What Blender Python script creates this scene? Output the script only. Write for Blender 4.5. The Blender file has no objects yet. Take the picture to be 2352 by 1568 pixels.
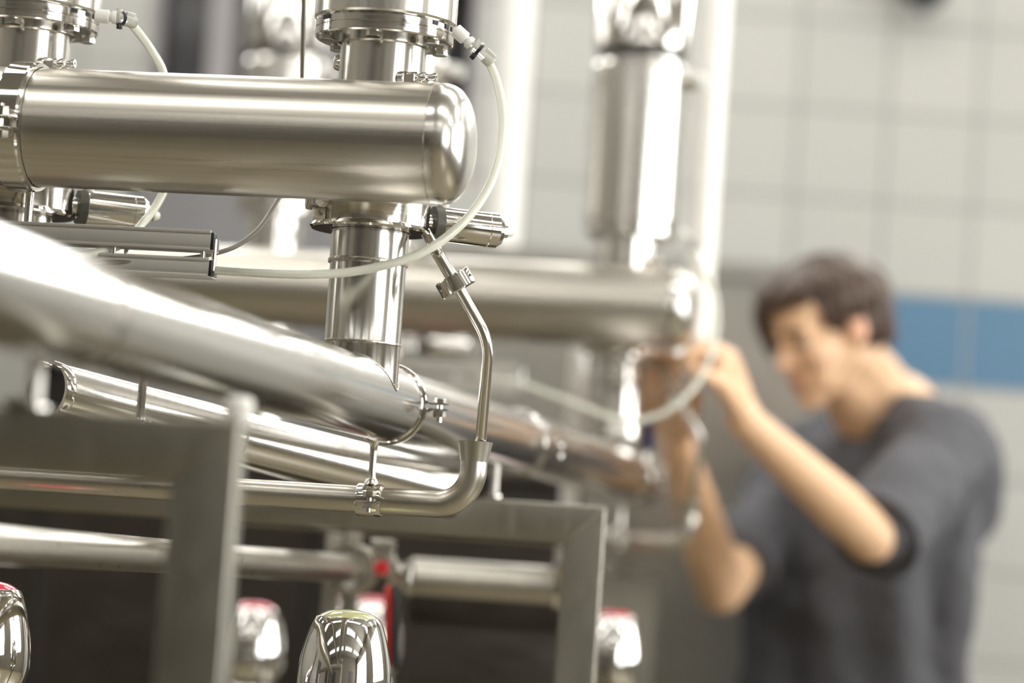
import bpy, bmesh, math, random
from math import radians, sin, cos, tan, pi, sqrt
from mathutils import Vector, Matrix
V = Vector
random.seed(7)
S = bpy.context.scene
COL = S.collection

# ------------------------------------------------------------------ camera
W_, H_ = 2352, 1568
LENS = 100.0
F = LENS / 36.0 * W_
D1 = 2.77                       # distance of the sharp plane
PITCH, ROLL = 4.65, 3.9
cd = bpy.data.cameras.new('camera'); cam = bpy.data.objects.new('camera', cd); COL.objects.link(cam)
cd.lens = LENS; cd.sensor_width = 36.0; cd.clip_end = 100
cam.location = (0, 0, 1.15)
CM = Matrix.Translation((0, 0, 1.15)) @ Matrix.Rotation(radians(90 + PITCH), 4, 'X') @ Matrix.Rotation(radians(ROLL), 4, 'Z')
cam.matrix_world = CM
cd.dof.use_dof = True; cd.dof.focus_distance = D1 * 1.0; cd.dof.aperture_fstop = 2.2
S.camera = cam

# ------------------------------------------------------------------ world, exposure
wd = bpy.data.worlds.new('world'); S.world = wd; wd.use_nodes = True
wd.node_tree.nodes['Background'].inputs[0].default_value = (1.0, 0.995, 0.965, 1)
wd.node_tree.nodes['Background'].inputs[1].default_value = 10.0
S.view_settings.view_transform = 'Standard'; S.view_settings.look = 'None'
S.view_settings.gamma = 1; S.view_settings.use_curve_mapping = False
S.view_settings.exposure = 0.1
LAMP = 7.0                     # ceiling lamp diffuser strength
S.cycles.use_denoising = True
S.cycles.max_bounces = 10; S.cycles.glossy_bounces = 6; S.cycles.sample_clamp_indirect = 8.0

# ------------------------------------------------------------------ measuring helpers
CMI = CM.inverted()
def P(px, py, r):
    d = r * D1
    return CM @ V(((px - W_ / 2) / F * d, -(py - H_ / 2) / F * d, -d))
def PY(px, py, Y):
    a = P(px, py, 1.0) - CM.translation
    return CM.translation + a * (Y / a.y)
def proj(p):
    q = CMI @ V(p)
    return (W_ / 2 + F * q.x / -q.z, H_ / 2 - F * q.y / -q.z)
def S_(px, r): return px / F * r * D1
def zat(x, y, py):
    lo, hi = -1.0, 5.0
    for _ in range(50):
        m = (lo + hi) / 2
        if proj((x, y, m))[1] > py: lo = m
        else: hi = m
    return lo
def line_px(a, d, px):
    lo, hi = -3.0, 8.0
    for _ in range(60):
        m = (lo + hi) / 2
        q = a + d * m
        if (CMI @ q).z > -0.05 or proj(q)[0] < px: lo = m
        else: hi = m
    return a + d * lo
YAW = radians(10)
U = V((cos(YAW), -sin(YAW), 0))      # along the headers
Z = V((0, 0, 1))

# ------------------------------------------------------------------ materials
def node_mat(name):
    m = bpy.data.materials.new(name); m.use_nodes = True
    return m, m.node_tree, m.node_tree.nodes['Principled BSDF']
def plain(name, col, rough=.5, metal=0.0, trans=0.0, var=0.06, scale=30, coat=0.0, sub=0.0, bump=0.0):
    m, t, b = node_mat(name)
    n = t.nodes.new('ShaderNodeTexNoise'); n.inputs['Scale'].default_value = scale; n.inputs['Detail'].default_value = 4
    tc = t.nodes.new('ShaderNodeTexCoord'); t.links.new(tc.outputs['Object'], n.inputs['Vector'])
    mx = t.nodes.new('ShaderNodeMix'); mx.data_type = 'RGBA'
    mx.inputs[6].default_value = tuple(c * (1 - var) for c in col) + (1,)
    mx.inputs[7].default_value = tuple(min(1, c * (1 + var)) for c in col) + (1,)
    t.links.new(n.outputs['Fac'], mx.inputs[0]); t.links.new(mx.outputs[2], b.inputs['Base Color'])
    b.inputs['Roughness'].default_value = rough; b.inputs['Metallic'].default_value = metal
    b.inputs['Transmission Weight'].default_value = trans; b.inputs['Coat Weight'].default_value = coat
    if sub:
        b.inputs['Subsurface Weight'].default_value = sub; b.inputs['Subsurface Scale'].default_value = .02
        b.inputs['Subsurface Radius'].default_value = (1, .4, .2)
    if bump:
        bp = t.nodes.new('ShaderNodeBump'); bp.inputs['Strength'].default_value = bump; bp.inputs['Distance'].default_value = .004
        t.links.new(n.outputs['Fac'], bp.inputs['Height']); t.links.new(bp.outputs[0], b.inputs['Normal'])
    return m
def steel(name, rough, col=(.60, .585, .55), grain=(40, 40, 40), dr=.06, dc=.06, bump=.0, rot=0.0):
    """brushed / rolled stainless steel: a stretched noise varies gloss, tone and relief along the grain"""
    m, t, b = node_mat(name)
    tc = t.nodes.new('ShaderNodeTexCoord'); mp = t.nodes.new('ShaderNodeMapping'); mp.vector_type = 'TEXTURE'; mp.inputs['Scale'].default_value = tuple(1 / g for g in grain); mp.inputs['Rotation'].default_value = (0, 0, rot)
    n = t.nodes.new('ShaderNodeTexNoise'); n.inputs['Scale'].default_value = 1.0; n.inputs['Detail'].default_value = 1.5
    t.links.new(tc.outputs['Object'], mp.inputs[0]); t.links.new(mp.outputs[0], n.inputs['Vector'])
    mr = t.nodes.new('ShaderNodeMapRange'); mr.inputs[1].default_value = .25; mr.inputs[2].default_value = .75
    mr.inputs[3].default_value = max(.01, rough - dr); mr.inputs[4].default_value = rough + dr
    t.links.new(n.outputs['Fac'], mr.inputs[0]); t.links.new(mr.outputs[0], b.inputs['Roughness'])
    mx = t.nodes.new('ShaderNodeMix'); mx.data_type = 'RGBA'
    mx.inputs[6].default_value = tuple(c * (1 - dc) for c in col) + (1,)
    mx.inputs[7].default_value = tuple(c * (1 + dc) for c in col) + (1,)
    t.links.new(n.outputs['Fac'], mx.inputs[0]); t.links.new(mx.outputs[2], b.inputs['Base Color'])
    b.inputs['Metallic'].default_value = 1.0
    if bump:
        bp = t.nodes.new('ShaderNodeBump'); bp.inputs['Strength'].default_value = bump; bp.inputs['Distance'].default_value = .0004
        t.links.new(n.outputs['Fac'], bp.inputs['Height']); t.links.new(bp.outputs[0], b.inputs['Normal'])
    return m
M = {}
M['header'] = steel('satin_steel_lengthwise', .30, (.60, .57, .51), (1.2, 220, 220), .05, .16, .0, rot=-YAW)
M['tray'] = steel('tray_steel', .5, (.62, .60, .56), (2, 200, 200), .05, .05, rot=-YAW)
M['pipe'] = steel('rolled_pipe_steel', .18, (.70, .68, .65), (160, 160, 160), .012, .03, .0)
M['riser'] = steel('drawn_riser_steel', .17, (.70, .68, .64), (160, 160, 3), .04, .05, .02)
M['drain'] = steel('dull_drain_steel', .30, (.60, .57, .51), (50, 90, 90), .03, .02, .0)
M['polish'] = steel('polished_steel', .07, (.74, .72, .69), (50, 50, 50), .025, .03)
M['turned'] = steel('turned_steel', .12, (.72, .70, .67), (20, 20, 300), .04, .04, .05)
M['cap'] = steel('satin_cap_steel', .22, (.70, .68, .64), (30, 30, 30), .03, .04)
M['act'] = steel('actuator_steel', .20, (.72, .70, .66), (220, 220, 4), .05, .05, .06)
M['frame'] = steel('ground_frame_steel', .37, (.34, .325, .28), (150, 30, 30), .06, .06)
M['bolt'] = steel('bolt_steel', .16, (.66, .64, .60))
M['chrome'] = steel('chrome_plate', .035, (.80, .79, .77), (60, 60, 60), .02, .02)
M['cabinet'] = steel('cabinet_steel', .38, (.36, .35, .32), (3, 3, 140), .05, .05)
M['dull'] = steel('dull_dark_steel', .42, (.085, .075, .066), (20, 20, 60), .08, .1)
M['weld'] = steel('weld_bead', .3, (.50, .47, .42), (400, 400, 400), .08, .12, .6)
M['shade'] = plain('gap_shade', (.012, .012, .011), .6)  # near black, painted for the shade in slots and open bores
M['olive'] = plain('dull_olive_gasket', (.075, .07, .055), .45)
M['black'] = plain('black_plastic', (.012, .012, .013), .35)
M['whitep'] = plain('white_plastic', (.80, .80, .76), .35, trans=.0, sub=.15)
M['hose'] = plain('milky_hose', (.90, .91, .80), .22, trans=.18, var=.03)
M['clear'] = plain('clear_connector', (.88, .88, .82), .15, trans=.6, var=.03)
M['cable'] = plain('grey_brown_cable', (.20, .175, .14), .35)
M['red'] = plain('red_plastic', (.62, .025, .03), .3, coat=.3)
M['redcap'] = plain('pink_red_cap', (.80, .06, .11), .15, coat=.6)
M['yellowcap'] = plain('clear_yellow_cap', (.74, .76, .40), .12, trans=.35, coat=.6, var=.25, scale=55)
M['blue'] = plain('blue_plastic', (.03, .04, .16), .5)
M['wpaint'] = plain('white_painted_pole', (.90, .89, .85), .3)
M['gpaint'] = plain('grey_painted_metal', (.27, .265, .275), .5)
M['dkpaint'] = plain('dark_housing_paint', (.05, .043, .038), .5, scale=6, var=.3)
M['glass'] = plain('dark_window_glass', (.035, .035, .038), .12)
M['mull'] = plain('grey_window_frame', (.36, .34, .35), .45)
M['ceil'] = plain('ceiling_paint', (.34, .32, .285), .8)
M['southpaint'] = plain('tan_wall_paint', (.145, .13, .105), .7)
M['door'] = plain('added_door_paint', (.05, .05, .052), .5)  # dark tone of the unseen doors added for reflections
M['lampbody'] = plain('lamp_housing', (.7, .7, .68), .5)
def emis(name, col, st):
    m = bpy.data.materials.new(name); m.use_nodes = True; t = m.node_tree
    b = t.nodes['Principled BSDF']; b.inputs['Base Color'].default_value = (.8, .8, .8, 1)
    b.inputs['Emission Color'].default_value = col + (1,); b.inputs['Emission Strength'].default_value = st
    return m
M['lamp'] = emis('lamp_diffuser', (1.0, .98, .925), LAMP)
M['dimlamp'] = emis('dim_lamp_diffuser', (1.0, .98, .925), LAMP * .5)
def tile_mat(name, size, ox, oz, axis, tile, grout, gw=.035, blue_row=None, blue=(.105, .21, .325), blue_from=0, blue_to=99):
    m, t, b = node_mat(name)
    tc = t.nodes.new('ShaderNodeTexCoord'); sp = t.nodes.new('ShaderNodeSeparateXYZ'); t.links.new(tc.outputs['Object'], sp.inputs[0])
    def math_(op, a, bb=None):
        n = t.nodes.new('ShaderNodeMath'); n.operation = op
        for i, v in enumerate((a, bb)):
            if v is None: continue
            if isinstance(v, (int, float)): n.inputs[i].default_value = v
            else: t.links.new(v, n.inputs[i])
        return n.outputs[0]
    u = math_('DIVIDE', math_('SUBTRACT', sp.outputs[axis[0]], ox), size)
    w = math_('DIVIDE', math_('SUBTRACT', sp.outputs[axis[1]], oz), size)
    def edge(v):
        f = math_('ABSOLUTE', math_('SUBTRACT', math_('FRACT', v), .5))
        return math_('GREATER_THAN', f, .5 - gw / 2)
    g = math_('MAXIMUM', edge(u), edge(w))
    wn = t.nodes.new('ShaderNodeTexWhiteNoise'); wn.noise_dimensions = '2D'
    cb = t.nodes.new('ShaderNodeCombineXYZ'); t.links.new(math_('FLOOR', u), cb.inputs[0]); t.links.new(math_('FLOOR', w), cb.inputs[1])
    t.links.new(cb.outputs[0], wn.inputs['Vector'])
    def mix(fac, c0, c1):
        n = t.nodes.new('ShaderNodeMix'); n.data_type = 'RGBA'
        for i, v in ((0, fac), (6, c0), (7, c1)):
            if isinstance(v, tuple): n.inputs[i].default_value = v + (1,)
            else: t.links.new(v, n.inputs[i])
        return n.outputs[2]
    base = mix(wn.outputs['Value'], tuple(c * .97 for c in tile), tuple(c * 1.03 for c in tile))
    if blue_row is not None:
        fl = math_('FLOOR', w)
        isb = math_('COMPARE', fl, float(blue_row)); isb.node.inputs[2].default_value = .1
        base = mix(math_('MULTIPLY', isb, math_('MULTIPLY', math_('GREATER_THAN', sp.outputs[axis[0]], blue_from), math_('LESS_THAN', sp.outputs[axis[0]], blue_to))), base, blue)
    t.links.new(mix(g, base, grout), b.inputs['Base Color'])
    rr = t.nodes.new('ShaderNodeMapRange'); rr.inputs[3].default_value = .25; rr.inputs[4].default_value = .8
    t.links.new(g, rr.inputs[0]); t.links.new(rr.outputs[0], b.inputs['Roughness'])
    return m

# ------------------------------------------------------------------ mesh builder
def frame_mat(o, d, hint=None):
    z = V(d).normalized()
    h = V(hint) if hint is not None else (V((0, 0, 1)) if abs(z.z) < .9 else V((1, 0, 0)))
    x = (h - z * h.dot(z)).normalized(); y = z.cross(x)
    m = Matrix((x, y, z)).transposed().to_4x4(); m.translation = V(o)
    return m
class MB:
    def __init__(s): s.v = []; s.f = []
    def add(s, vs, fs, m=None):
        b = len(s.v)
        s.v += [(m @ V(p)) if m else V(p) for p in vs]
        s.f += [tuple(i + b for i in f) for f in fs]
        return s
    def lathe(s, prof, m=None, n=48, a0=0.0, a1=2 * pi):
        full = abs(a1 - a0 - 2 * pi) < 1e-6
        k = n if full else n + 1
        vs = []
        for (r, z) in prof:
            for i in range(k):
                a = a0 + (a1 - a0) * i / n
                vs.append((r * cos(a), r * sin(a), z))
        fs = []
        for j in range(len(prof) - 1):
            for i in range(n):
                i2 = (i + 1) % k
                fs.append((j * k + i, j * k + i2, (j + 1) * k + i2, (j + 1) * k + i))
        if full and prof[0][0] > 1e-5: fs.append(tuple(reversed(range(k))))
        if full and prof[-1][0] > 1e-5: fs.append(tuple((len(prof) - 1) * k + i for i in range(k)))
        return s.add(vs, fs, m)
    def ring(s, prof, m=None, n=48, a0=0.0, a1=2 * pi):
        """closed profile revolved (a torus-like solid); open arcs get end faces"""
        full = abs(a1 - a0 - 2 * pi) < 1e-6
        k = n if full else n + 1; q = len(prof)
        vs = []
        for (r, z) in prof:
            for i in range(k):
                a = a0 + (a1 - a0) * i / n
                vs.append((r * cos(a), r * sin(a), z))
        fs = []
        for j in range(q):
            j2 = (j + 1) % q
            for i in range(n):
                i2 = (i + 1) % k
                fs.append((j * k + i, j * k + i2, j2 * k + i2, j2 * k + i))
        if not full:
            fs.append(tuple(j * k for j in range(q))); fs.append(tuple(j * k + n for j in reversed(range(q))))
        return s.add(vs, fs, m)
    def cyl(s, a, b, r, n=32, r2=None, ch=0.0):
        a, b = V(a), V(b); L = (b - a).length; r2 = r if r2 is None else r2
        pr = [(r - ch, 0), (r, ch), (r2, L - ch), (r2 - ch, L)] if ch else [(r, 0), (r2, L)]
        return s.lathe(pr, frame_mat(a, b - a), n)
    def hexa(s, a, b, r, ch=.12):
        a, b = V(a), V(b); L = (b - a).length; c = r * ch
        return s.lathe([(r - c, 0), (r, c * .7), (r, L - c * .7), (r - c, L)], frame_mat(a, b - a), 6)
    def box(s, sx, sy, sz, m=None, bev=0.0):
        bm = bmesh.new(); bmesh.ops.create_cube(bm, size=1.0)
        for v in bm.verts: v.co = V((v.co.x * sx, v.co.y * sy, v.co.z * sz))
        if bev: bmesh.ops.bevel(bm, geom=bm.edges[:], offset=bev, segments=2, affect='EDGES', profile=.5)
        bm.verts.index_update()
        s.add([v.co.copy() for v in bm.verts], [tuple(v.index for v in f.verts) for f in bm.faces], m)
        bm.free(); return s
    def tube(s, pts, r, n=20, cap=True, smooth=0):
        pts = [V(p) for p in pts]
        rs = r if isinstance(r, (list, tuple)) else [r] * len(pts)
        if smooth:
            pts, rs = catmull(pts, rs, smooth)
        t0 = (pts[1] - pts[0]).normalized()
        h = V((0, 0, 1)) if abs(t0.z) < .9 else V((1, 0, 0))
        x = (h - t0 * h.dot(t0)).normalized()
        vs = []; k = len(pts)
        for i, p in enumerate(pts):
            if i == 0: t = pts[1] - pts[0]
            elif i == k - 1: t = pts[-1] - pts[-2]
            else: t = (pts[i + 1] - p).normalized() + (p - pts[i - 1]).normalized()
            t = t.normalized(); x = (x - t * x.dot(t)).normalized(); y = t.cross(x)
            for j in range(n):
                a = 2 * pi * j / n
                vs.append(p + (x * cos(a) + y * sin(a)) * rs[i])
        fs = [(i * n + j, i * n + (j + 1) % n, (i + 1) * n + (j + 1) % n, (i + 1) * n + j) for i in range(k - 1) for j in range(n)]
        if cap: fs.append(tuple(reversed(range(n)))); fs.append(tuple((k - 1) * n + j for j in range(n)))
        return s.add(vs, fs)
    def ball(s, c, r, m=None, n=20):
        if not isinstance(r, (tuple, list)): r = (r, r, r)
        pr = [(sin(pi * i / n), -cos(pi * i / n)) for i in range(n + 1)]
        mm = Matrix.Translation(V(c)) @ Matrix.Diagonal((r[0], r[1], r[2], 1))
        return s.lathe([(max(1e-6, a), b) for a, b in pr], (m @ mm) if m else mm, n)
    def capsule(s, a, b, ra, rb, m=None):
        a, b = V(a), V(b)
        if m: a, b = m @ a, m @ b
        L = (b - a).length
        pr = [(max(1e-6, ra * cos(t)), ra * sin(t)) for t in [(-pi / 2) + (pi / 2) * i / 6 for i in range(6)]] + [(ra, 0), (rb, L)] + \
             [(max(1e-6, rb * cos(t)), L + rb * sin(t)) for t in [(pi / 2) * i / 6 for i in range(1, 7)]]
        return s.lathe(pr, frame_mat(a, b - a), 18)
    def build(s, name, mat, parent=None, loc=None, smooth=True, angle=32, fix=False):
        """vertices are in world space; the object's origin goes to its parent's place (or to loc)"""
        o3 = parent['_o'] if parent is not None and '_o' in parent else None
        org = V(o3) if o3 is not None else (V(loc) if loc is not None else V((0, 0, 0)))
        me = bpy.data.meshes.new(name)
        me.from_pydata([tuple(p - org) for p in s.v], [], s.f)
        if fix:
            bm = bmesh.new(); bm.from_mesh(me); bmesh.ops.recalc_face_normals(bm, faces=bm.faces); bm.to_mesh(me); bm.free()
        me.materials.append(mat)
        if smooth:
            me.shade_smooth(); me.set_sharp_from_angle(angle=radians(angle))
        o = bpy.data.objects.new(name, me); COL.objects.link(o)
        if parent is not None:
            o.parent = parent
            o['_o'] = list(org)
        else: o.location = org
        return o
def catmull(pts, rs, n):
    out = []; orr = []
    P_ = [pts[0] * 2 - pts[1]] + pts + [pts[-1] * 2 - pts[-2]]
    for i in range(1, len(P_) - 2):
        a, b, c, d = P_[i - 1:i + 3]
        for k in range(n):
            t = k / n
            out.append(.5 * ((2 * b) + (c - a) * t + (2 * a - 5 * b + 4 * c - d) * t * t + (3 * b - a - 3 * c + d) * t ** 3))
            orr.append(rs[i - 1] * (1 - t) + rs[i] * t)
    out.append(pts[-1]); orr.append(rs[-1])
    return out, orr
def fillet(pts, rad, n=10):
    """polyline with rounded corners"""
    pts = [V(p) for p in pts]; out = [pts[0]]
    for i in range(1, len(pts) - 1):
        a, b, c = pts[i - 1], pts[i], pts[i + 1]
        u, w = (a - b).normalized(), (c - b).normalized()
        ang = u.angle(w); r = rad[i - 1] if isinstance(rad, (list, tuple)) else rad
        L = r / tan(ang / 2)
        p0, p1 = b + u * L, b + w * L
        bis = (u + w).normalized(); cen = b + bis * (r / sin(ang / 2))
        v0, v1 = p0 - cen, p1 - cen
        th = v0.angle(v1); ax = v0.cross(v1).normalized()
        for k in range(n + 1):
            out.append(cen + Matrix.Rotation(th * k / n, 3, ax) @ v0)
    out.append(pts[-1])
    return out
def tag(o, label, cat, group=None, kind=None):
    if label: o['label'] = label
    if cat: o['category'] = cat
    if group: o['group'] = group
    if kind: o['kind'] = kind
    return o
def thing(name, loc, label, cat, group=None):
    o = bpy.data.objects.new(name, None); COL.objects.link(o)
    o.location = V(loc); o['_o'] = list(V(loc)); o.empty_display_size = .05
    return tag(o, label, cat, group)
def dup(root, off, label):
    """copy of a thing, its parts and their sub-parts, moved by off"""
    r = root.copy(); COL.objects.link(r); r.location = root.location + V(off); r['label'] = label
    for ch in list(root.children):
        c = ch.copy(); COL.objects.link(c); c.parent = r
        for g in list(ch.children):
            d = g.copy(); COL.objects.link(d); d.parent = c
    return r
def struct(name, mb, mat, parent=None, smooth=False, loc=None):
    o = mb.build(name, mat, parent, smooth=smooth, loc=loc)
    if parent is None: o['kind'] = 'structure'
    return o
def slab(x0, x1, y0, y1, z0, z1):
    return MB().box(x1 - x0, y1 - y0, z1 - z0, Matrix.Translation(((x0 + x1) / 2, (y0 + y1) / 2, (z0 + z1) / 2)))

# ================================================================== the room
YN, YS_, XW, XE, ZC = 6.1, -3.2, -4.5, 3.6, 3.3
g0 = PY(2300, 690, YN); TS = (PY(2300, 484, YN) - g0).length     # one wall tile
gx = PY(2256, 100, YN)
M['ntile'] = tile_mat('white_wall_tile', TS, gx.x, g0.z, (0, 2), (.485, .485, .458), (.27, .265, .245), .04, blue_row=-1, blue_from=PY(1900, 800, YN).x, blue_to=gx.x + 3 * TS)
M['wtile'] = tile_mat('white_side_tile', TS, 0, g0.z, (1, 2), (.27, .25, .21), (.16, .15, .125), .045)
M['ftile'] = tile_mat('tan_floor_tile', .15, 0, 0, (0, 1), (.22, .19, .125), (.13, .115, .09), .04)
# north wall with a window opening
wl = PY(355, 150, YN).x; wr = PY(1088, 150, YN).x; wz = PY(700, 335, YN).z; wt = 2.46
CX0, CX1, CZ0, CZ1 = -2.2, 2.7, 2.53, 3.18
mb = MB()
for (a, b, c, d) in ((XW, wl, 0, CZ0), (wr, XE, 0, CZ0), (wl, wr, 0, wz), (wl, wr, wt, CZ0), (XW, CX0, CZ0, CZ1), (CX1, XE, CZ0, CZ1), (XW, XE, CZ1, ZC)):
    mb.box(b - a, .2, d - c, Matrix.Translation(((a + b) / 2, YN + .1, (c + d) / 2)))
struct('wall_north', mb, M['ntile'])
struct('floor', slab(XW - .2, XE + .2, YS_ - .2, YN + .2, -.1, 0), M['ftile'])
struct('ceiling', slab(XW - .2, XE + .2, YS_ - .2, YN + .2, ZC, ZC + .1), M['ceil'])
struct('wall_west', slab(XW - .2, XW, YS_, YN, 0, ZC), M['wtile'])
# east wall with a tall window
ey0, ey1, ez0, ez1 = -2.7, .5, 1.2, 2.8
fy0, fy1 = 2.0, 4.6
mb = MB()
for (a, b, c, d) in ((YS_, ey0, 0, ZC), (ey1, fy0, 0, ZC), (fy1, YN, 0, ZC), (ey0, ey1, 0, ez0), (ey0, ey1, ez1, ZC), (fy0, fy1, 0, ez0), (fy0, fy1, ez1, ZC)):
    mb.box(.2, b - a, d - c, Matrix.Translation((XE + .1, (a + b) / 2, (c + d) / 2)))
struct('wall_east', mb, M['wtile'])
struct('wall_south', slab(XW - .2, XE + .2, YS_ - .2, YS_, 0, ZC), M['southpaint'])
w2 = MB()
for yy in (ey0, (ey0 + ey1) / 2, ey1): w2.box(.08, .07, ez1 - ez0, Matrix.Translation((XE + .1, yy, (ez0 + ez1) / 2)))
for zz in (ez0, ez1): w2.box(.08, ey1 - ey0, .07, Matrix.Translation((XE + .1, (ey0 + ey1) / 2, zz)))
struct('window_2', w2, M['mull'])
# unseen high windows, added to whiten the top of the sloping pipe
M_ = MB()
w7 = MB()
for xx in (CX0, (CX0 * 2 + CX1) / 3, (CX0 + CX1 * 2) / 3, CX1): w7.box(.06, .08, CZ1 - CZ0, Matrix.Translation((xx, YN + .08, (CZ0 + CZ1) / 2)))
for zz in (CZ0, CZ1): w7.box(CX1 - CX0, .08, .05, Matrix.Translation(((CX0 + CX1) / 2, YN + .08, zz)))
struct('added_window_3', w7, M['mull'])
w8 = MB()
for yy in (fy0, (fy0 + fy1) / 2, fy1): w8.box(.08, .07, ez1 - ez0, Matrix.Translation((XE + .1, yy, (ez0 + ez1) / 2)))
for zz in (ez0, ez1): w8.box(.08, fy1 - fy0, .07, Matrix.Translation((XE + .1, (fy0 + fy1) / 2, zz)))
struct('window_4', w8, M['mull'])
# dark window of the back wall: frame, mullions, panes
wf = MB()
for px0, px1 in ((345, 360), (476, 530), (738, 778), (1080, 1096)):
    a, b = PY(px0, 150, YN).x, PY(px1, 150, YN).x
    wf.box(b - a, .1, wt - wz, Matrix.Translation(((a + b) / 2, YN + .04, (wz + wt) / 2)))
for zz in (wz, wt): wf.box(wr - wl, .12, .06, Matrix.Translation(((wl + wr) / 2, YN + .04, zz)))
wfo = struct('window_1', wf, M['mull'])
pg = slab(wl, wr, YN + .1, YN + .112, wz, wt).build('pane', M['glass'], wfo, smooth=False)
dr = slab(-3.1, -2.1, YS_ + .002, YS_ + .05, 0, 2.1)  # unseen door behind the camera, added as a dark stripe in the steel
struct('door_1', dr, M['door'])
for i_, (y0_, y1_) in enumerate(((-2.6, -1.7), (.2, 1.1), (2.6, 3.4))):
    struct('door_%d' % (i_ + 3), slab(XW + .002, XW + .05, y0_, y1_, 0, 2.15), M['door'])  # unseen west doors, added so the cylinders reflect dark stripes
struct('door_2', slab(1.4, 2.5, YS_ + .002, YS_ + .05, 0, 2.2), M['door'])  # another unseen door added only to be reflected

# ceiling lamps
k = 0
for yy in (-1.9, -.25, 1.6, 3.3, 4.9):
    for xx in (-3.3, -1.3, .7, 2.7):
        where = {-1.9: 'first row from the south wall', -.25: 'second row from the south wall', 1.6: 'middle row', 3.3: 'fourth row from the south wall', 4.9: 'row nearest the blue striped wall'}[yy]
        pos = {-3.3: 'nearest the west wall', -1.3: 'second from the west wall', .7: 'second from the east wall', 2.7: 'nearest the east wall'}[xx]
        L = thing('ceiling_lamp', (xx, yy, ZC - .09), 'long white ceiling lamp, %s, %s' % (where, pos), 'lamp', 'ceiling lamps')
        slab(xx - .78, xx + .78, yy - .2, yy + .2, ZC - .07, ZC - .001).build('lamp_housing', M['lampbody'], L, smooth=False)
        slab(xx - .75, xx + .75, yy - .17, yy + .17, ZC - .09, ZC - .071).build('diffuser', M['lamp'] if yy > 1 else M['dimlamp'], L, smooth=False)

# ================================================================== layout of the machine
V0 = P(880, 130, 1.012)                          # filling valve axis
def vz(py): return zat(V0.x, V0.y, py)
PA = P(0, 663, .680)                             # sloping product pipe
PB = V((V0.x, V0.y, zat(V0.x, V0.y, 908)))
PD = (PB - PA).normalized()
PR = .0384
TEE2 = line_px(PA, PD, 1411)
T = TEE2 - PB                                    # step from one machine unit to the next
PN = PD.cross(Z).normalized()                    # across the sloping pipes, to the right
LAT = U * -S_(853, 1.012)                        # step to the left neighbour in the same unit

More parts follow.
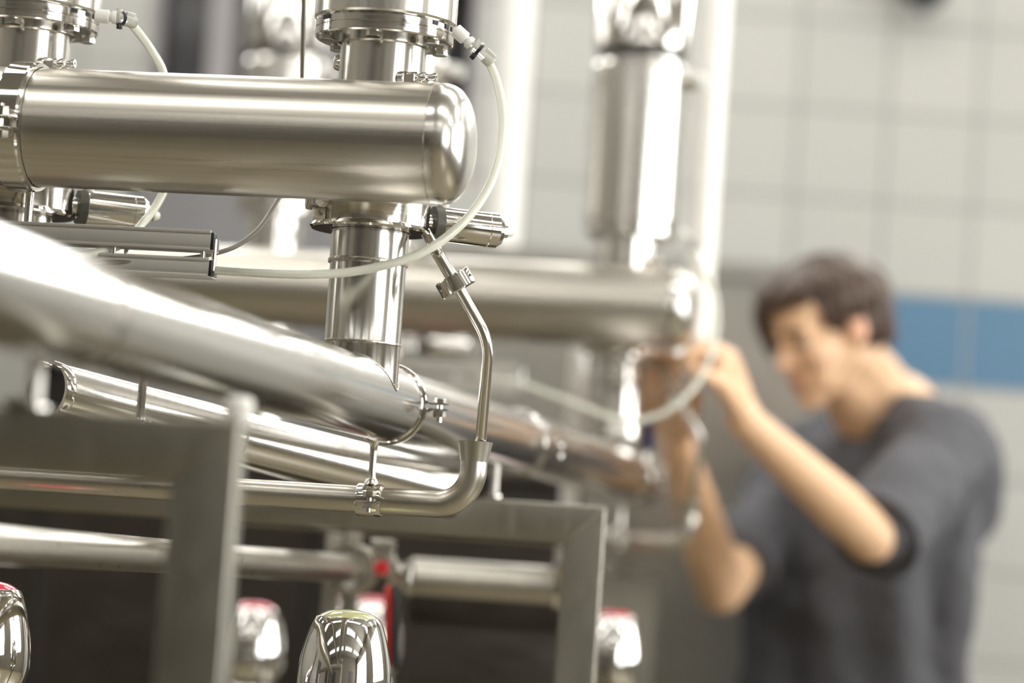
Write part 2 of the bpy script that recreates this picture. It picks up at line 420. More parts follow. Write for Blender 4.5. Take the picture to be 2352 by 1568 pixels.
# ------------------------------------------------------------------ filling valve
def make_valve(label):
    zb = vz(606)
    R = thing('filling_valve', (V0.x, V0.y, zb), label, 'valve', 'filling valves')
    ax = Matrix.Translation((V0.x, V0.y, 0))
    zg, zf = vz(55), vz(98)
    ra, rf = .0703, .0682
    ring_z = zg + .243
    # actuator
    MB().lathe([(ra - .002, zg), (ra, zg + .002), (ra, ring_z - .012), (ra - .004, ring_z - .006), (ra - .004, ring_z)], ax, 72).build('actuator', M['act'], R)
    MB().lathe([(ra - .007, ring_z), (ra - .005, ring_z + .002), (ra - .005, ring_z + .013), (ra - .007, ring_z + .015)], ax, 72).build('gasket_ring', M['black'], R)
    cz = ring_z + .015
    MB().lathe([(ra - .002, cz), (ra, cz + .003), (ra, cz + .15), (ra - .006, cz + .165), (ra - .03, cz + .175), (.0001, cz + .178)], ax, 72).build('actuator_cap', M['polish'], R)
    pf = V((V0.x, V0.y, ring_z - .028)); ddr = V((.93, -.36, 0))
    o = MB().cyl(pf + ddr * (ra - .004), pf + ddr * (ra + .022), .0125, 20, ch=.002).build('air_port', M['bolt'], R)
    MB().hexa(pf + ddr * (ra + .020), pf + ddr * (ra + .032), .011).build('port_plug', M['whitep'], o)
    # flange and bolts; black boxes paint the shade of its slots
    fl = MB().lathe([(rf - .02, zf), (rf - .0015, zf), (rf, zf + .0015), (rf, zf + .0085), (rf - .0008, zf + .0092), (rf, zf + .0098), (rf, zg - .0025), (ra - .008, zg - .002), (ra - .008, zg)], ax, 72).build('flange', M['turned'], R)
    for deg, w in ((216, .011), (318, .007), (334, .006), (345, .004)):
        d = V((cos(radians(deg)), sin(radians(deg)), 0))
        MB().box(.004, w, .004, frame_mat(V((V0.x, V0.y, zg - .0042)) + d * (rf - .0012), Z, d)).build('slot_shade', M['shade'], fl)
    for kk in range(6):
        a = radians(263 + 60 * kk); c = V((V0.x + .0595 * cos(a), V0.y + .0595 * sin(a), zf))
        b = MB().hexa(c - Z * .0055, c, .0078)
        b.lathe([(.0085, -.001), (.0085, .0002)], Matrix.Translation(c), 20)
        b.build('bolt', M['bolt'], R)
    # neck down behind the header, welded lines
    nr = .0425
    zc = vz(455)
    MB().lathe([(nr + .003, zf + .004), (nr + .003, zf - .0045), (nr, zf - .006), (nr, zc)], ax, 64).build('neck', M['riser'], R)
    # bleed nipple on the neck
    pb = P(914, 180, .998); d = V((.90, -.42, .03)).normalized()
    pb = V((V0.x, V0.y, pb.z)) + V((.50, -.866, 0)) * (nr - .004)
    n1 = MB().cyl(pb, pb + d * .008, .0085, 24, ch=.001).hexa(pb + d * .008, pb + d * .019, .0068).cyl(pb + d * .019, pb + d * .024, .0042, 16)
    n1.ball(pb + d * .026, .0062)
    nn = n1.build('bleed_nipple', M['polish'], R)
    q = pb + d * .028 + Z * .0005
    dd = V((.96, -.25, .05)).normalized()
    MB().lathe([(.0016, .004), (.0016, .0115), (.0040, .0115), (.0040, .0085), (.0031, .007), (.0031, 0)], frame_mat(q, dd), 20).build('spout', M['bolt'], nn)
    MB().cyl(q + dd * .0095, q + dd * .0113, .0026, 16).build('bore_shade', M['shade'], nn)  # black disc paints the shade inside the spout
    # little port on the far left of the neck
    pl = V((V0.x, V0.y, vz(148))) + V((-.96, .25, 0)) * (nr - .003); dl = V((-.97, .2, .1)).normalized()
    MB().cyl(pl, pl + dl * .010, .0095, 20, r2=.0075, ch=.001).build('side_port', M['bolt'], R)
    # stub that joins the header, clamp collar with lug and bolts
    zs = vz(330)
    hy = V((V0.x, V0.y, zs))
    MB().cyl(hy, hy + V((0, -.07, 0)), .034, 40).build('header_stub', M['riser'], R)
    z0, z1 = vz(523), vz(440); rc = .0572
    gap0, gap1 = radians(186), radians(230)
    MB().ring([(rc - .012, z0), (rc - .002, z0), (rc, z0 + .002), (rc, z1 - .002), (rc - .002, z1), (rc - .012, z1)], ax, 60, gap1 - 2 * pi, gap0).build('clamp_collar', M['turned'], R)
    lip = MB().ring([(.040, z0 - .004), (rc + .001, z0 - .004), (rc + .003, z0 - .002), (rc + .001, z0 + .001), (.040, z0 + .001)], ax, 64)
    lip.build('collar_lip', M['polish'], R)
    MB().lathe([(.0446, z0), (.0446, z1)], ax, 56).build('seat_ring', M['drain'], R)
    for deg in (194, 222):
        dc = V((cos(radians(deg)), sin(radians(deg)), 0))
        c = V((V0.x, V0.y, (z0 * .45 + z1 * .55))) + dc * rc * .96
        MB().cyl(c - dc * .012, c + dc * .006, .0052, 18).hexa(c + dc * .004, c + dc * .011, .0078).build('clamp_bolt', M['bolt'], R)
    # spigot to the weld
    MB().lathe([(.0382, z0), (.0382, zb + .002)], ax, 64).build('spigot', M['riser'], R)
    MB().ring([(.037, zb - .002), (.0392, zb - .001), (.0396, zb + .001), (.0392, zb + .003), (.037, zb + .004)], ax, 64).build('weld_bead', M['weld'], R)
    # proximity cylinder on the right
    ph = radians(20); sa = V((cos(ph), sin(ph), 0)); sb = P(988, 513, 1.012)
    sb = V((sb.x, sb.y, sb.z))
    MB().cyl(sb - sa * .03, sb + sa * .004, .0095, 24).hexa(sb - sa * .012, sb - sa * .004, .0135).build('cylinder_mount', M['bolt'], R)
    MB().cyl(sb + sa * .002, sb + sa * .0115, .0178, 48, ch=.0006).build('end_disc', M['olive'], R)
    f = frame_mat(sb + sa * .0115, sa)
    c = MB().lathe([(.0172, 0), (.0174, .0008), (.0174, .047), (.0170, .0475), (.0174, .048), (.0174, .0575), (.0135, .0625), (.0001, .0625)], f, 48).build('side_cylinder', M['polish'], R)
    e = sb + sa * .0735
    h = MB().hexa(e, e + sa * .008, .0062).build('hex_fitting', M['bolt'], c)
    MB().cyl(e + sa * .007, e + sa * .014, .0056, 20, r2=.0036, ch=.001).build('white_tip', M['whitep'], c)
    e2 = sb + sa * .016 + Z * .0165
    MB().cyl(e2, e2 + V((-.75, .1, .66)) * .02, .0042, 16).build('air_inlet', M['whitep'], R)
    return R
valve1 = make_valve('steel filling valve above the end cap of the sharp foreground header pipe')
valve1l = dup(valve1, LAT, 'steel filling valve cut off by the left edge of the photo')
valve2 = dup(valve1, T, 'tall blurred filling valve with a black ring, left of the boy\'s head')
valve2l = dup(valve1, T + LAT, 'blurred filling valve mostly hidden behind the foreground valve neck')
pv = P(632, 488, 1.735); HZ = P(900, 1085, 1.68).z + .012
valve3 = dup(valve1, V((pv.x - V0.x, pv.y - V0.y, pv.z - vz(98))), 'blurred filling valve with a black ring behind the thin vertical cable')

vb = valve3.location
sp_ = thing('standpipe', (vb.x, vb.y, HZ), 'blurred standpipe below the far valve behind the cable tray', 'pipe')
MB().cyl((vb.x, vb.y, HZ + .01), (vb.x, vb.y, vb.z - .003), .0374, 48).build('pipe_shell', M['riser'], sp_)
MB().lathe([(.075, 0), (.075, .014), (.04, .016), (.0376, .022)], Matrix.Translation((vb.x, vb.y, HZ)), 40).build('foot_flange', M['turned'], sp_)
# ------------------------------------------------------------------ header pipe
HR = .0572
HA = P(1000, 331, .966)
def make_header(label):
    R = thing('header_pipe', HA, label, 'pipe', 'header pipes')
    m = frame_mat(HA, U, Z)
    Ls = -.86
    MB().lathe([(HR, Ls), (HR, 0)], m, 96).build('pipe_shell', M['header'], R)
    MB().ring([(HR - .001, -.0008), (HR + .0004, 0), (HR - .001, .0008)], m, 96).build('seam', M['weld'], R)
    dome = [(HR, .0005), (HR, .004)]
    for i in range(1, 33):                   # rounded, slightly flattened end
        t = i / 32
        a = pi / 2 * t
        dome.append((max(1e-5, HR * abs(cos(a)) ** (2 / 2.5)), .004 + .033 * sin(a) ** (2 / 2.5)))
    MB().lathe(dome, m, 96).build('end_cap', M['cap'], R)
    return R
header1 = make_header('thick satin steel header pipe crossing the upper left, sharp in the foreground')
header2 = dup(header1, T, 'blurred satin steel header pipe further back, ending beside the boy\'s hands')
# rails of the header: band clamp at the left end of the frame
def make_band(label):
    c = line_px(HA, U, 60)
    R = thing('band_clamp', c, label, 'clamp', 'band clamps')
    m = frame_mat(c, U, Z); rb = HR + .004
    w = .0125
    g = radians(96)
    MB().ring([(HR + .0008, -w), (rb, -w), (rb + .0014, -w + .002), (rb + .0014, w - .002), (rb, w), (HR + .0008, w)], m, 90, g + .06, g + 2 * pi - .06).build('band', M['polish'], R)
    MB().ring([(HR + .0008, w), (HR + .0042, w), (HR + .0042, w + .002), (HR + .0008, w + .002)], m, 90).build('edge_bead', M['bolt'], R)
    # lug and bolt facing the camera
    d = (m.to_3x3() @ V((cos(g), sin(g), 0))); tn = (m.to_3x3() @ V((-sin(g), cos(g), 0)))
    for s in (-1, 1):
        MB().box(.003, 2 * w, .022, frame_mat(c + d * (rb + .009) + tn * s * .005, d, tn), .0008).build('lug', M['polish'], R)
    b0 = c + d * (rb + .012)
    bb = MB().cyl(b0 - tn * .018, b0 + tn * .014, .0042, 18).hexa(b0 + tn * .007, b0 + tn * .015, .0088).hexa(b0 - tn * .016, b0 - tn * .007, .0082)
    bb.build('bolt', M['bolt'], R)
    return R
band1 = make_band('polished band clamp round the foreground header at the left edge')
band2 = dup(band1, T, 'blurred band clamp round the far header behind the riser')
# ------------------------------------------------------------------ product pipe with riser
CL1 = line_px(PA, PD, 890); CL2 = line_px(PA, PD, 1188)
def make_product(name_label, a, b, tee, root):
    R = thing('product_pipe', root, name_label, 'pipe', 'product pipes')
    L = (b - a).length
    m = frame_mat(a, PD)
    MB().lathe([(PR, 0), (PR, L)], m, 80).build('pipe_shell', M['pipe'], R)
    MB().ring([(PR - .001, L - .006), (PR + .0012, L - .005), (PR + .0012, L - .001), (PR - .001, L)], m, 80).build('end_rim', M['polish'], R)
    if tee is not None:
        z1 = vz(606) + (tee - PB).z; rr = .0374
        z0 = tee.z
        fil = [(rr, z1)]
        zc = tee.z + PR + .012
        MB().lathe([(rr + .0002, z1 - .001), (rr, z1 - .003), (rr, zc + .002), (rr + .0006, zc), (rr, zc - .002), (rr, z0)], Matrix.Translation((tee.x, tee.y, 0)), 72).build('riser', M['riser'], R)
        zw = tee.z + PR + .0125
        MB().ring([(rr - .001, zw - .0018), (rr + .0008, zw - .001), (rr + .001, zw), (rr + .0008, zw + .001), (rr - .001, zw + .0018)], Matrix.Translation((tee.x, tee.y, 0)), 64).build('weld_bead', M['weld'], R)
        # weld bead along the curve where the riser meets the pipe
        bead = []
        n = 72
        ph_ = V((PD.x, PD.y, 0)).normalized()
        for i in range(n + 1):
            an = 2 * pi * i / n
            rad = rr + .0004
            lat = rad * cos(an)
            h = sqrt(max(1e-6, PR ** 2 - lat ** 2)) if abs(lat) < PR else 0.0
            slope = PD.z / sqrt(PD.x ** 2 + PD.y ** 2) * rad * sin(an)
            bead.append(V((tee.x, tee.y, tee.z + h + slope)) + PN * lat + ph_ * rad * sin(an))
        MB().tube(bead, .0011, 8).build('weld_bead', M['weld'], R, angle=80)
    return R
A0 = PA - PD * .22
prod1 = make_product('large sloping steel product pipe with riser, running from the left edge to the tee', A0, CL1, PB, PB)
prod2 = make_product('short length of sloping pipe between the two bolted ring clamps', CL1 + PD * .001, CL2, None, (CL1 + CL2) / 2)
CL3 = TEE2 + (CL1 - PB)
prod3 = make_product('blurred sloping pipe beyond the second ring clamp, rising to the far valve', CL2 + PD * .001, CL3, TEE2, TEE2)
# seam of the near joint on the first pipe
c = line_px(PA, PD, 175)
MB().ring([(PR - .001, -.002), (PR + .0014, -.0012), (PR + .0014, .0012), (PR - .001, .002)], frame_mat(c, PD), 64).build('joint_seam', M['weld'], prod1)
# ring clamps
def make_clamp(c, label):
    R = thing('ring_clamp', c, label, 'clamp', 'ring clamps')
    m = frame_mat(c, PD, PN)                 # x of the frame points to the right
    g = .05
    for s, nm in ((1, 'half'), (-1, 'half')):
        a0, a1 = (g, pi) if s > 0 else (pi, 2 * pi - g)
        MB().ring([(PR + .0005, -.0035), (PR + .0028, -.0035), (PR + .0036, -.002), (PR + .0036, .002), (PR + .0028, .0035), (PR + .0005, .0035)], m, 44, a0, a1).build('ring_half', M['polish'], R)
        up = m.to_3x3() @ V((0, 1, 0))
        if up.z < 0: up = -up
        for_z = up * (.0028 * (1 if s > 0 else -1))
        t = MB()
        k0 = c + PN * (PR + .001) + for_z * 2.2; k1 = c + PN * (PR + .007) + for_z; k2 = c + PN * (PR + .024) + for_z
        for p, q in ((k0, k1), (k1, k2)):
            d = q - p
            t.box(.0016, .0095, d.length + .0012, frame_mat((p + q) / 2, d, up))
        t.build('tab', M['polish'], R)
    b0 = c + PN * (PR + .0165)
    bt = MB().hexa(b0 + up * .0035, b0 + up * .0085, .0062).build('bolt', M['bolt'], R)
    MB().cyl(b0 - up * .0155, b0 + up * .004, .0030, 16).build('shank', M['bolt'], bt)
    MB().hexa(b0 - up * .0105, b0 - up * .0040, .0064).build('nut', M['bolt'], R)
    return R
clamp1 = make_clamp(CL1, 'sharp bolted ring clamp just past the foreground tee')
clamp2 = dup(clamp1, CL2 - CL1, 'bolted ring clamp further along the sloping pipe, right of the thin vertical tube')
clamp3 = dup(clamp1, CL3 - CL1, 'blurred ring clamp at the far tee beside the boy\'s forearm')
prod4 = make_product('blurred stub of pipe beyond the far tee beside the forearm', CL3 + PD * .001, CL3 + PD * .16, None, CL3)
# the second sloping pipe below
LA = P(112, 898, .99); LB = P(1035, 1130, 1.165); LD = (LB - LA).normalized(); LL = (LB - LA).length
lowp = thing('return_pipe', LA, 'lower sloping return pipe seen under the large pipe, with a bright top', 'pipe')
MB().lathe([(.0290, 0), (.0290, LL)], frame_mat(LA, LD), 72).build('pipe_shell', M['pipe'], lowp)
MB().ring([(.0262, -.004), (.0294, -.004), (.0298, -.002), (.0298, .007), (.0294, .0085), (.0262, .0085)], frame_mat(LA, LD), 72).build('end_collar', M['polish'], lowp)
q = line_px(LA, LD, 522)
MB().ring([(.0282, -.002), (.0301, -.001), (.0301, .001), (.0282, .002)], frame_mat(q, LD), 64).build('joint_seam', M['weld'], lowp)
MB().cyl(LA - LD * .0025, LA + LD * .003, .0261, 40).build('bore_shade', M['shade'], lowp)  # black disc paints the shade of the open pipe end
MB().cyl(LA - LD * .014 + Z * .021, LA + LD * .002 + Z * .021, .006, 16).build('stud', M['bolt'], lowp)

# ------------------------------------------------------------------ drain pipe with funnel
DR = .0133
d_c = P(850, 1148, 1.018); d_e = P(1088, 1152, 1.018)
dz = d_c.z
Ed = V((d_c.x, d_c.y, dz)); 
E1 = line_px(Ed, U, 1088 - 6); E1.z = dz
up0 = V((E1.x, E1.y, zat(E1.x, E1.y, 1060)))
up1 = V((E1.x, E1.y, zat(E1.x, E1.y, 1014)))
def make_drain(label):
    R = thing('drain_pipe', Ed, label, 'pipe', 'drain pipes')
    a = Ed - U * .62
    pts = fillet([a, E1, up0], .036, 20)
    MB().tube(pts, DR, 40).build('tube', M['drain'], R)
    h = (up1 - up0).length
    f = Matrix.Translation(up0)
    r2 = .0172
    MB().ring([(DR - .001, 0), (DR + .0003, 0), (r2, h), (r2 - .0011, h), (DR - .0015, .002)], f, 48).build('funnel', M['drain'], R)
    return R
drain1 = make_drain('sharp drain pipe with upturned elbow and open funnel in the foreground')
drain2 = dup(drain1, T, 'blurred drain pipe with upturned elbow in front of the boy\'s forearm')
# hanger from the ring clamp to the drain pipe
def make_hanger(label):
    cb = CL1 - Z * (PR + .002)
    hx = V((d_c.x, d_c.y, 0))
    top = V((cb.x, cb.y, cb.z)); bot = V((Ed.x, Ed.y, dz + DR + .008))
    R = thing('pipe_hanger', bot, label, 'bracket', 'pipe hangers')
    top = V((bot.x * .55 + top.x * .45, bot.y * .55 + top.y * .45, top.z + .004))
    top = V((bot.x, bot.y, zat(bot.x, bot.y, 1017)))
    MB().lathe([(.0062, .001), (.0040, -.003), (.0036, -.008), (.0036, -(top - bot).length + .006), (.0046, -(top - bot).length)], Matrix.Translation(top), 24).build('rod', M['riser'], R)
    m = frame_mat(Ed, U, V((0, -1, 0)))
    w = .0125; r0, r1 = DR + .0002, DR + .0022
    # frame: x toward the camera, gap in front
    g = .16
    vv = (m.to_3x3() @ V((0, 1, 0)))
    for s in (1, -1):
        a0, a1 = (g, pi) if s > 0 else (pi, 2 * pi - g)
        MB().ring([(r0, -w), (r1, -w), (r1 + .0006, -w + .001), (r1 + .0006, w - .001), (r1, w), (r0, w)], m, 36, a0, a1).build('saddle_half', M['polish'], R)
        zz = .0026 * s
        MB().box(2 * w, .012, .0018, Matrix.Translation(Ed + V((0, -(DR + .0065), zz))) @ Matrix.Rotation(-YAW, 4, 'Z'), .0004).build('flap', M['polish'], R)
    b0 = Ed + V((0, -(DR + .008), 0))
    MB().hexa(b0 + Z * .0035, b0 + Z * .0085, .0068).build('bolt', M['bolt'], R)
    MB().cyl(b0 - Z * .0125, b0 + Z * .004, .0028, 14).hexa(b0 - Z * .0085, b0 - Z * .0035, .0062).build('nut', M['bolt'], R)
    MB().lathe([(.0075, DR + .002), (.0062, DR + .006), (.0042, DR + .0085)], Matrix.Translation(Ed), 20).build('boss', M['bolt'], R)
    return R
hang1 = make_hanger('sharp hanger rod with bolted saddle holding the foreground drain pipe')
hang2 = dup(hang1, T, 'blurred hanger rod with saddle on the far drain pipe')

# ------------------------------------------------------------------ sampling tube with union nut
def make_sample(label):
    rs = 1.0
    a = P(978, 530, rs + .008); b = P(1000, 572, rs); c = P(1046, 650, rs); d = P(1108, 758, rs)
    e = V((up1.x, up1.y, 0)); 
    ex = P(1106, 1010, rs + .012)
    e0 = V((ex.x, E1.y - .001, ex.z)); 
    dd = P(1123, 800, rs + .008)
    R = thing('sampling_tube', c, label, 'tube', 'sampling tubes')
    ax = (d - b).normalized()
    MB().tube(fillet([a, b, c], .02, 8), .0062, 24).build('upper_tube', M['polish'], R)
    f = frame_mat(c, ax, V((0, -1, 0)))
    # slotted union nut
    vs, prof = [], []
    nut = MB()
    n = 60
    ring = []
    for i in range(n):
        an = 2 * pi * i / n
        k = (an * 4 / (2 * pi)) % 1.0
        ring.append(.0158 if .22 < k < .78 else .0182)
    for z, sc in ((-.0085, .94), (-.0072, 1.0), (.0072, 1.0), (.0085, .94)):
        for i in range(n):
            an = 2 * pi * i / n
            vs.append((ring[i] * sc * cos(an), ring[i] * sc * sin(an), z))
    inner = []
    for z in (-.0085, .006):
        for i in range(n):
            an = 2 * pi * i / n
            inner.append((.0118 * cos(an), .0118 * sin(an), z))
    fs = [(j * n + i, j * n + (i + 1) % n, (j + 1) * n + (i + 1) % n, (j + 1) * n + i) for j in range(3) for i in range(n)]
    b4 = 4 * n
    fs += [(i, b4 + i, b4 + (i + 1) % n, (i + 1) % n) for i in range(n)]
    fs += [(b4 + i, b4 + n + i, b4 + n + (i + 1) % n, b4 + (i + 1) % n) for i in range(n)]
    fs += [tuple(3 * n + i for i in range(n)), tuple(b4 + n + i for i in range(n))]
    nut.add(vs + inner, fs, f)
    nut.build('union_nut', M['polish'], R, fix=True, angle=25)
    MB().cyl(c - ax * .0055, c - ax * .003, .0105, 30).build('liner', M['polish'], R)
    low = fillet([c, P(1123, 784, rs), V((e0.x - .001, e0.y, up1.z - .012))], .055, 18)
    MB().tube(low, .0057, 24).build('lower_tube', M['riser'], R)
    return R
samp1 = make_sample('thin bent sampling tube with union nut dropping into the foreground funnel')
samp2 = dup(samp1, T, 'blurred bent sampling tube in front of the boy\'s wrist')

# ------------------------------------------------------------------ hoses and cable
def make_hose(pts, rad, label, fitting, group='air hoses', fdir=None):
    R = thing('air_hose', pts[-1], label, 'hose', group)
    MB().tube(pts, rad, 16, smooth=10).build('tube', M['hose'], R)
    if fitting:
        f0, f1, f2 = fitting
        d1 = (f1 - f0).normalized()
        pf = MB().cyl(f0 - d1 * .004, f0 + d1 * .010, .0068, 24, ch=.001).cyl(f0 + d1 * .010, f0 + d1 * .0125, .0045, 20).cyl(f0 + d1 * .0125, f0 + d1 * .0175, .0064, 24, ch=.0008)
        pf.build('push_fitting', M['whitep'], R)
        MB().cyl(f0 + d1 * .0165, f1, .0033, 16).build('inner_tube', M['clear'], R)
        d2 = (f2 - f1).normalized()
        side = d2.cross(V((0, -1, 0))).normalized()
        cn = MB().cyl(f1 - d2 * .002, f1 + d2 * .024, .0062, 20, ch=.001).cyl(f1 + d2 * .002 , f1 + d2 * .002 - side * .009, .004, 14)
        cn.box(.0055, .009, .012, frame_mat(f1 + d2 * .016 - side * .005, d2), .001)
        cn.build('connector', M['clear'], R)
        tie = MB().ring([(.0062, -.0015), (.0076, -.0015), (.0076, .0015), (.0062, .0015)], frame_mat(f1 + d2 * .0055, d2), 28)
        tie.box(.006, .0042, .005, frame_mat(f1 + d2 * .0055 + side * .008 + V((0, -.003, 0)), d2), .0006)
        tie.build('cable_tie', M['black'], R)
    return R
HRD = .0043
hp = [P(*q) for q in ((1116, 132, 1.0), (1136, 172, 1.0), (1151, 230, .998), (1156, 290, .995), (1146, 365, .99), (1117, 440, .985), (1063, 512, .98), (985, 572, .975), (900, 605, .972), (800, 625, .972), (700, 630, .972), (600, 627, .977), (500, 621, .988), (400, 614, .992), (330, 610, .993), (200, 604, .994))]
hose1 = make_hose(hp, HRD, 'milky air hose looping round the end of the foreground header', (P(1052, 74, 1.0), P(1090, 108, 1.0), P(1118, 134, 1.0)))
def q2(x, y, r): return P(x, y, r) + T
h2 = [q2(1116, 132, 1.0)] + [P(*q) for q in ((1614, 612, 1.475), (1638, 668, 1.465), (1646, 735, 1.455), (1636, 805, 1.445), (1606, 872, 1.44), (1556, 928, 1.435), (1490, 962, 1.435), (1420, 962, 1.435), (1340, 935, 1.44), (1260, 905, 1.445), (1190, 880, 1.45), (1100, 866, 1.455))]
hose2 = make_hose(h2, HRD, 'blurred milky air hose looping over the boy\'s hand', (q2(1052, 74, 1.0), q2(1090, 108, 1.0), q2(1118, 134, 1.0)))
hp = [P(*q) for q in ((292, 44, 1.02), (322, 80, 1.025), (350, 120, 1.03), (374, 165, 1.035), (390, 240, 1.04), (396, 330, 1.04), (386, 410, 1.035), (360, 470, 1.03), (325, 515, 1.02), (280, 560, 1.0), (200, 585, .99), (120, 592, .99))]
hose3 = make_hose(hp, HRD, 'milky air hose falling behind the header from the left valve', (P(228, 37, 1.015), P(268, 40, 1.015), P(300, 49, 1.02)))
hp = [P(*q) for q in ((700, -120, 1.045), (697, 40, 1.045), (694, 180, 1.045), (690, 300, 1.045), (672, 400, 1.04), (632, 470, 1.03), (595, 525, 1.02), (548, 562, 1.01), (500, 580, 1.0), (430, 593, .995), (330, 600, .99), (200, 604, .99))]
cb = MB().tube(hp, .0024, 14, smooth=10).build('control_cable', M['cable'], None, loc=hp[-1])
tag(cb, 'thin grey brown cable hanging behind the header and curving into the tray', 'cable')

# ------------------------------------------------------------------ cable tray
def make_tray(label):
    E = P(484, 553, .985)
    R = thing('cable_tray', E, label, 'cable tray', 'cable trays')
    L = .5
    zl = (P(484, 616, .985).z - E.z)
    def channel(zc, h, nm):
        dep = .030; th = .0018
        prof = []
        mb = MB()
        m0 = Matrix.Translation(E + Z * zc) @ Matrix.Rotation(-YAW, 4, 'Z')
        mb.box(L, th, h, m0 @ Matrix.Translation((-L / 2, 0, 0)), .0004)
        mb.box(L, dep, th, m0 @ Matrix.Translation((-L / 2, dep / 2, -h / 2)), .0004)
        mb.box(L, th * 2, th * 2, m0 @ Matrix.Translation((-L / 2, -.0008, h / 2)), .0006)
        mb.box(L, th * 2, th * 2, m0 @ Matrix.Translation((-L / 2, -.0008, -h / 2)), .0006)
        mb.box(L, th, h * .8, m0 @ Matrix.Translation((-L / 2, dep, -h * .1)), .0004)
        mb.build(nm, M['tray'], R)
        cp = MB().box(.004, dep * .35, h * 1.0, m0 @ Matrix.Translation((.001, .005, 0)), .001)
        cp.build('end_cover', M['black'], R)
    channel(0, .0165, 'upper_rail')
    channel(zl, .0155, 'lower_rail')
    for dx, dy in ((-.0070, .003), (.0040, .004), (-.096, .004), (-.086, .020), (-.30, .01)):
        p = E + U * dx + V((0, dy, 0))
        MB().cyl(p + Z * (.002), p + Z * (zl - .002), .0024, 14).build('strut', M['polish'], R)
    p = line_px(E, U, 57) + V((0, .012, 0))
    zt = zat(p.x, p.y, 432)
    MB().cyl(V((p.x, p.y, E.z + .006)), V((p.x, p.y, zt)), .0042, 18).build('post', M['riser'], R)
    return R
tray1 = make_tray('open steel cable tray with black end covers under the foreground header')
tray2 = dup(tray1, T, 'blurred steel cable tray under the far header')

# ------------------------------------------------------------------ frames
FS = .047
def make_frame(label):
    K = P(553, 968, .72)                     # outer top right corner of the front face
    R = thing('machine_stand', (K.x, K.y, 0), label, 'frame', 'machine frames')
    fy = radians(3.0); U = V((cos(fy), -sin(fy), 0))
    nrm = V((-sin(fy), -cos(fy), 0))         # toward the camera
    L = 1.25; b = .0025
    dep = .036
    def prism(pts2, nm):
        bm = bmesh.new()
        vs = [bm.verts.new(K + U * x + Z * z) for x, z in pts2]
        f = bm.faces.new(vs)
        ex = bmesh.ops.extrude_face_region(bm, geom=[f])
        for v in [e for e in ex['geom'] if isinstance(e, bmesh.types.BMVert)]: v.co -= nrm * dep
        bmesh.ops.recalc_face_normals(bm, faces=bm.faces)
        bmesh.ops.bevel(bm, geom=bm.edges[:], offset=b, segments=3, affect='EDGES', profile=.5)
        mb = MB(); bm.verts.index_update()
        mb.add([v.co.copy() for v in bm.verts], [tuple(v.index for v in f.verts) for f in bm.faces]); bm.free()
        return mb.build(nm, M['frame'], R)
    g = .0002
    prism([(-L, 0), (0 - g, 0), (-FS - g, -FS), (-L + FS, -FS)], 'beam')
    H = K.z
    for nm, x in (('leg', 0), ('leg', -L)):
        s = 1 if x == 0 else -1
        prism([(x, -g), (x - s * FS, -FS - g), (x - s * FS, -H + .012), (x, -H + .012)], nm)
    for x in (-FS / 2, -L + FS / 2):
        p = K + U * x - nrm * dep / 2
        MB().lathe([(.04, 0), (.04, .006), (.015, .012), (.015, .02)], Matrix.Translation((p.x, p.y, 0)), 32).build('foot', M['black'], R)
    # mitre weld
    a = K + nrm * .0003 - U * .004 - Z * .004; e = K + nrm * .0003 - U * (FS - .003) - Z * (FS - .003)
    MB().tube([a, e], .0009, 8).build('mitre_weld', M['weld'], R)
    return R
fr1 = make_frame('large blurred mitred steel frame in the near lower left')
K1 = P(553, 968, .72); K2 = P(1392, 1163, 1.194)
off2 = V((K2.x - K1.x, K2.y - K1.y, 0))
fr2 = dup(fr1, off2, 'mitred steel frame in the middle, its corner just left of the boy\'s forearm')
# the far frame stands lower: shift only the beam height
dzf = K2.z - K1.z
fr2.location.z += dzf
for ch in fr2.children:
    if ch.name.startswith('foot'): ch.location.z -= dzf
for ch in list(fr2.children):
    if ch.name.startswith('leg'):
        me = ch.data.copy(); ch.data = me
        zmin = min(v.co.z for v in me.vertices)
        for v in me.vertices:
            if v.co.z < zmin + .2: v.co.z -= dzf
# supports between frames and sloping pipes
def support(px, pytop, pybot, r, rad, label, mat='riser', plate=True, name='support_rod'):
    p = P(px, (pytop + pybot) / 2, r)
    z0, z1 = zat(p.x, p.y, pybot), zat(p.x, p.y, pytop)
    R = thing(name, (p.x, p.y, z0), label, 'rod', 'support rods')
    MB().cyl((p.x, p.y, z0), (p.x, p.y, z1), rad, 24).build('rod', M[mat], R)
    if plate:
        MB().lathe([(rad * 3.2, 0), (rad * 3.2, .0012), (rad * 1.2, .002), (rad, .004)], Matrix.Translation((p.x, p.y, z0)), 24).build('foot_plate', M['bolt'], R)
    return R
pp = line_px(PA, PD, 92)
def sup_at(p, zb, zt, rad, label):
    R = thing('support_rod', (p.x, p.y, zb), label, 'rod', 'support rods')
    MB().cyl((p.x, p.y, zb), (p.x, p.y, zt), rad, 24).build('rod', M['tray'], R)
    MB().lathe([(rad * 2, 0), (rad * 2, .003), (rad * 1.1, .005)], Matrix.Translation((p.x, p.y, zb)), 24).build('foot_plate', M['bolt'], R)
p1 = P(80, 900, .735)
sup_at(p1, K1.z + .0005, zat(p1.x, p1.y, 800), .0062, 'blurred bright support rod under the large pipe near the left edge')
sr_ = support(325, 868, 967, .965, .0043, 'sharp slim rod with a foot plate between the two sloping pipes')
q0 = sr_.location.copy()
MB().box(.02, q0.y - K1.y + .01, .006, Matrix.Translation((q0.x, (q0.y + K1.y) / 2 + .005, K1.z + .0035)), .001).build('arm', M['frame'], sr_)
MB().cyl((q0.x, q0.y, K1.z + .006), q0 + Z * .001, .0042, 20).build('rod', M['riser'], sr_)
p2 = P(1136, 1110, 1.21)
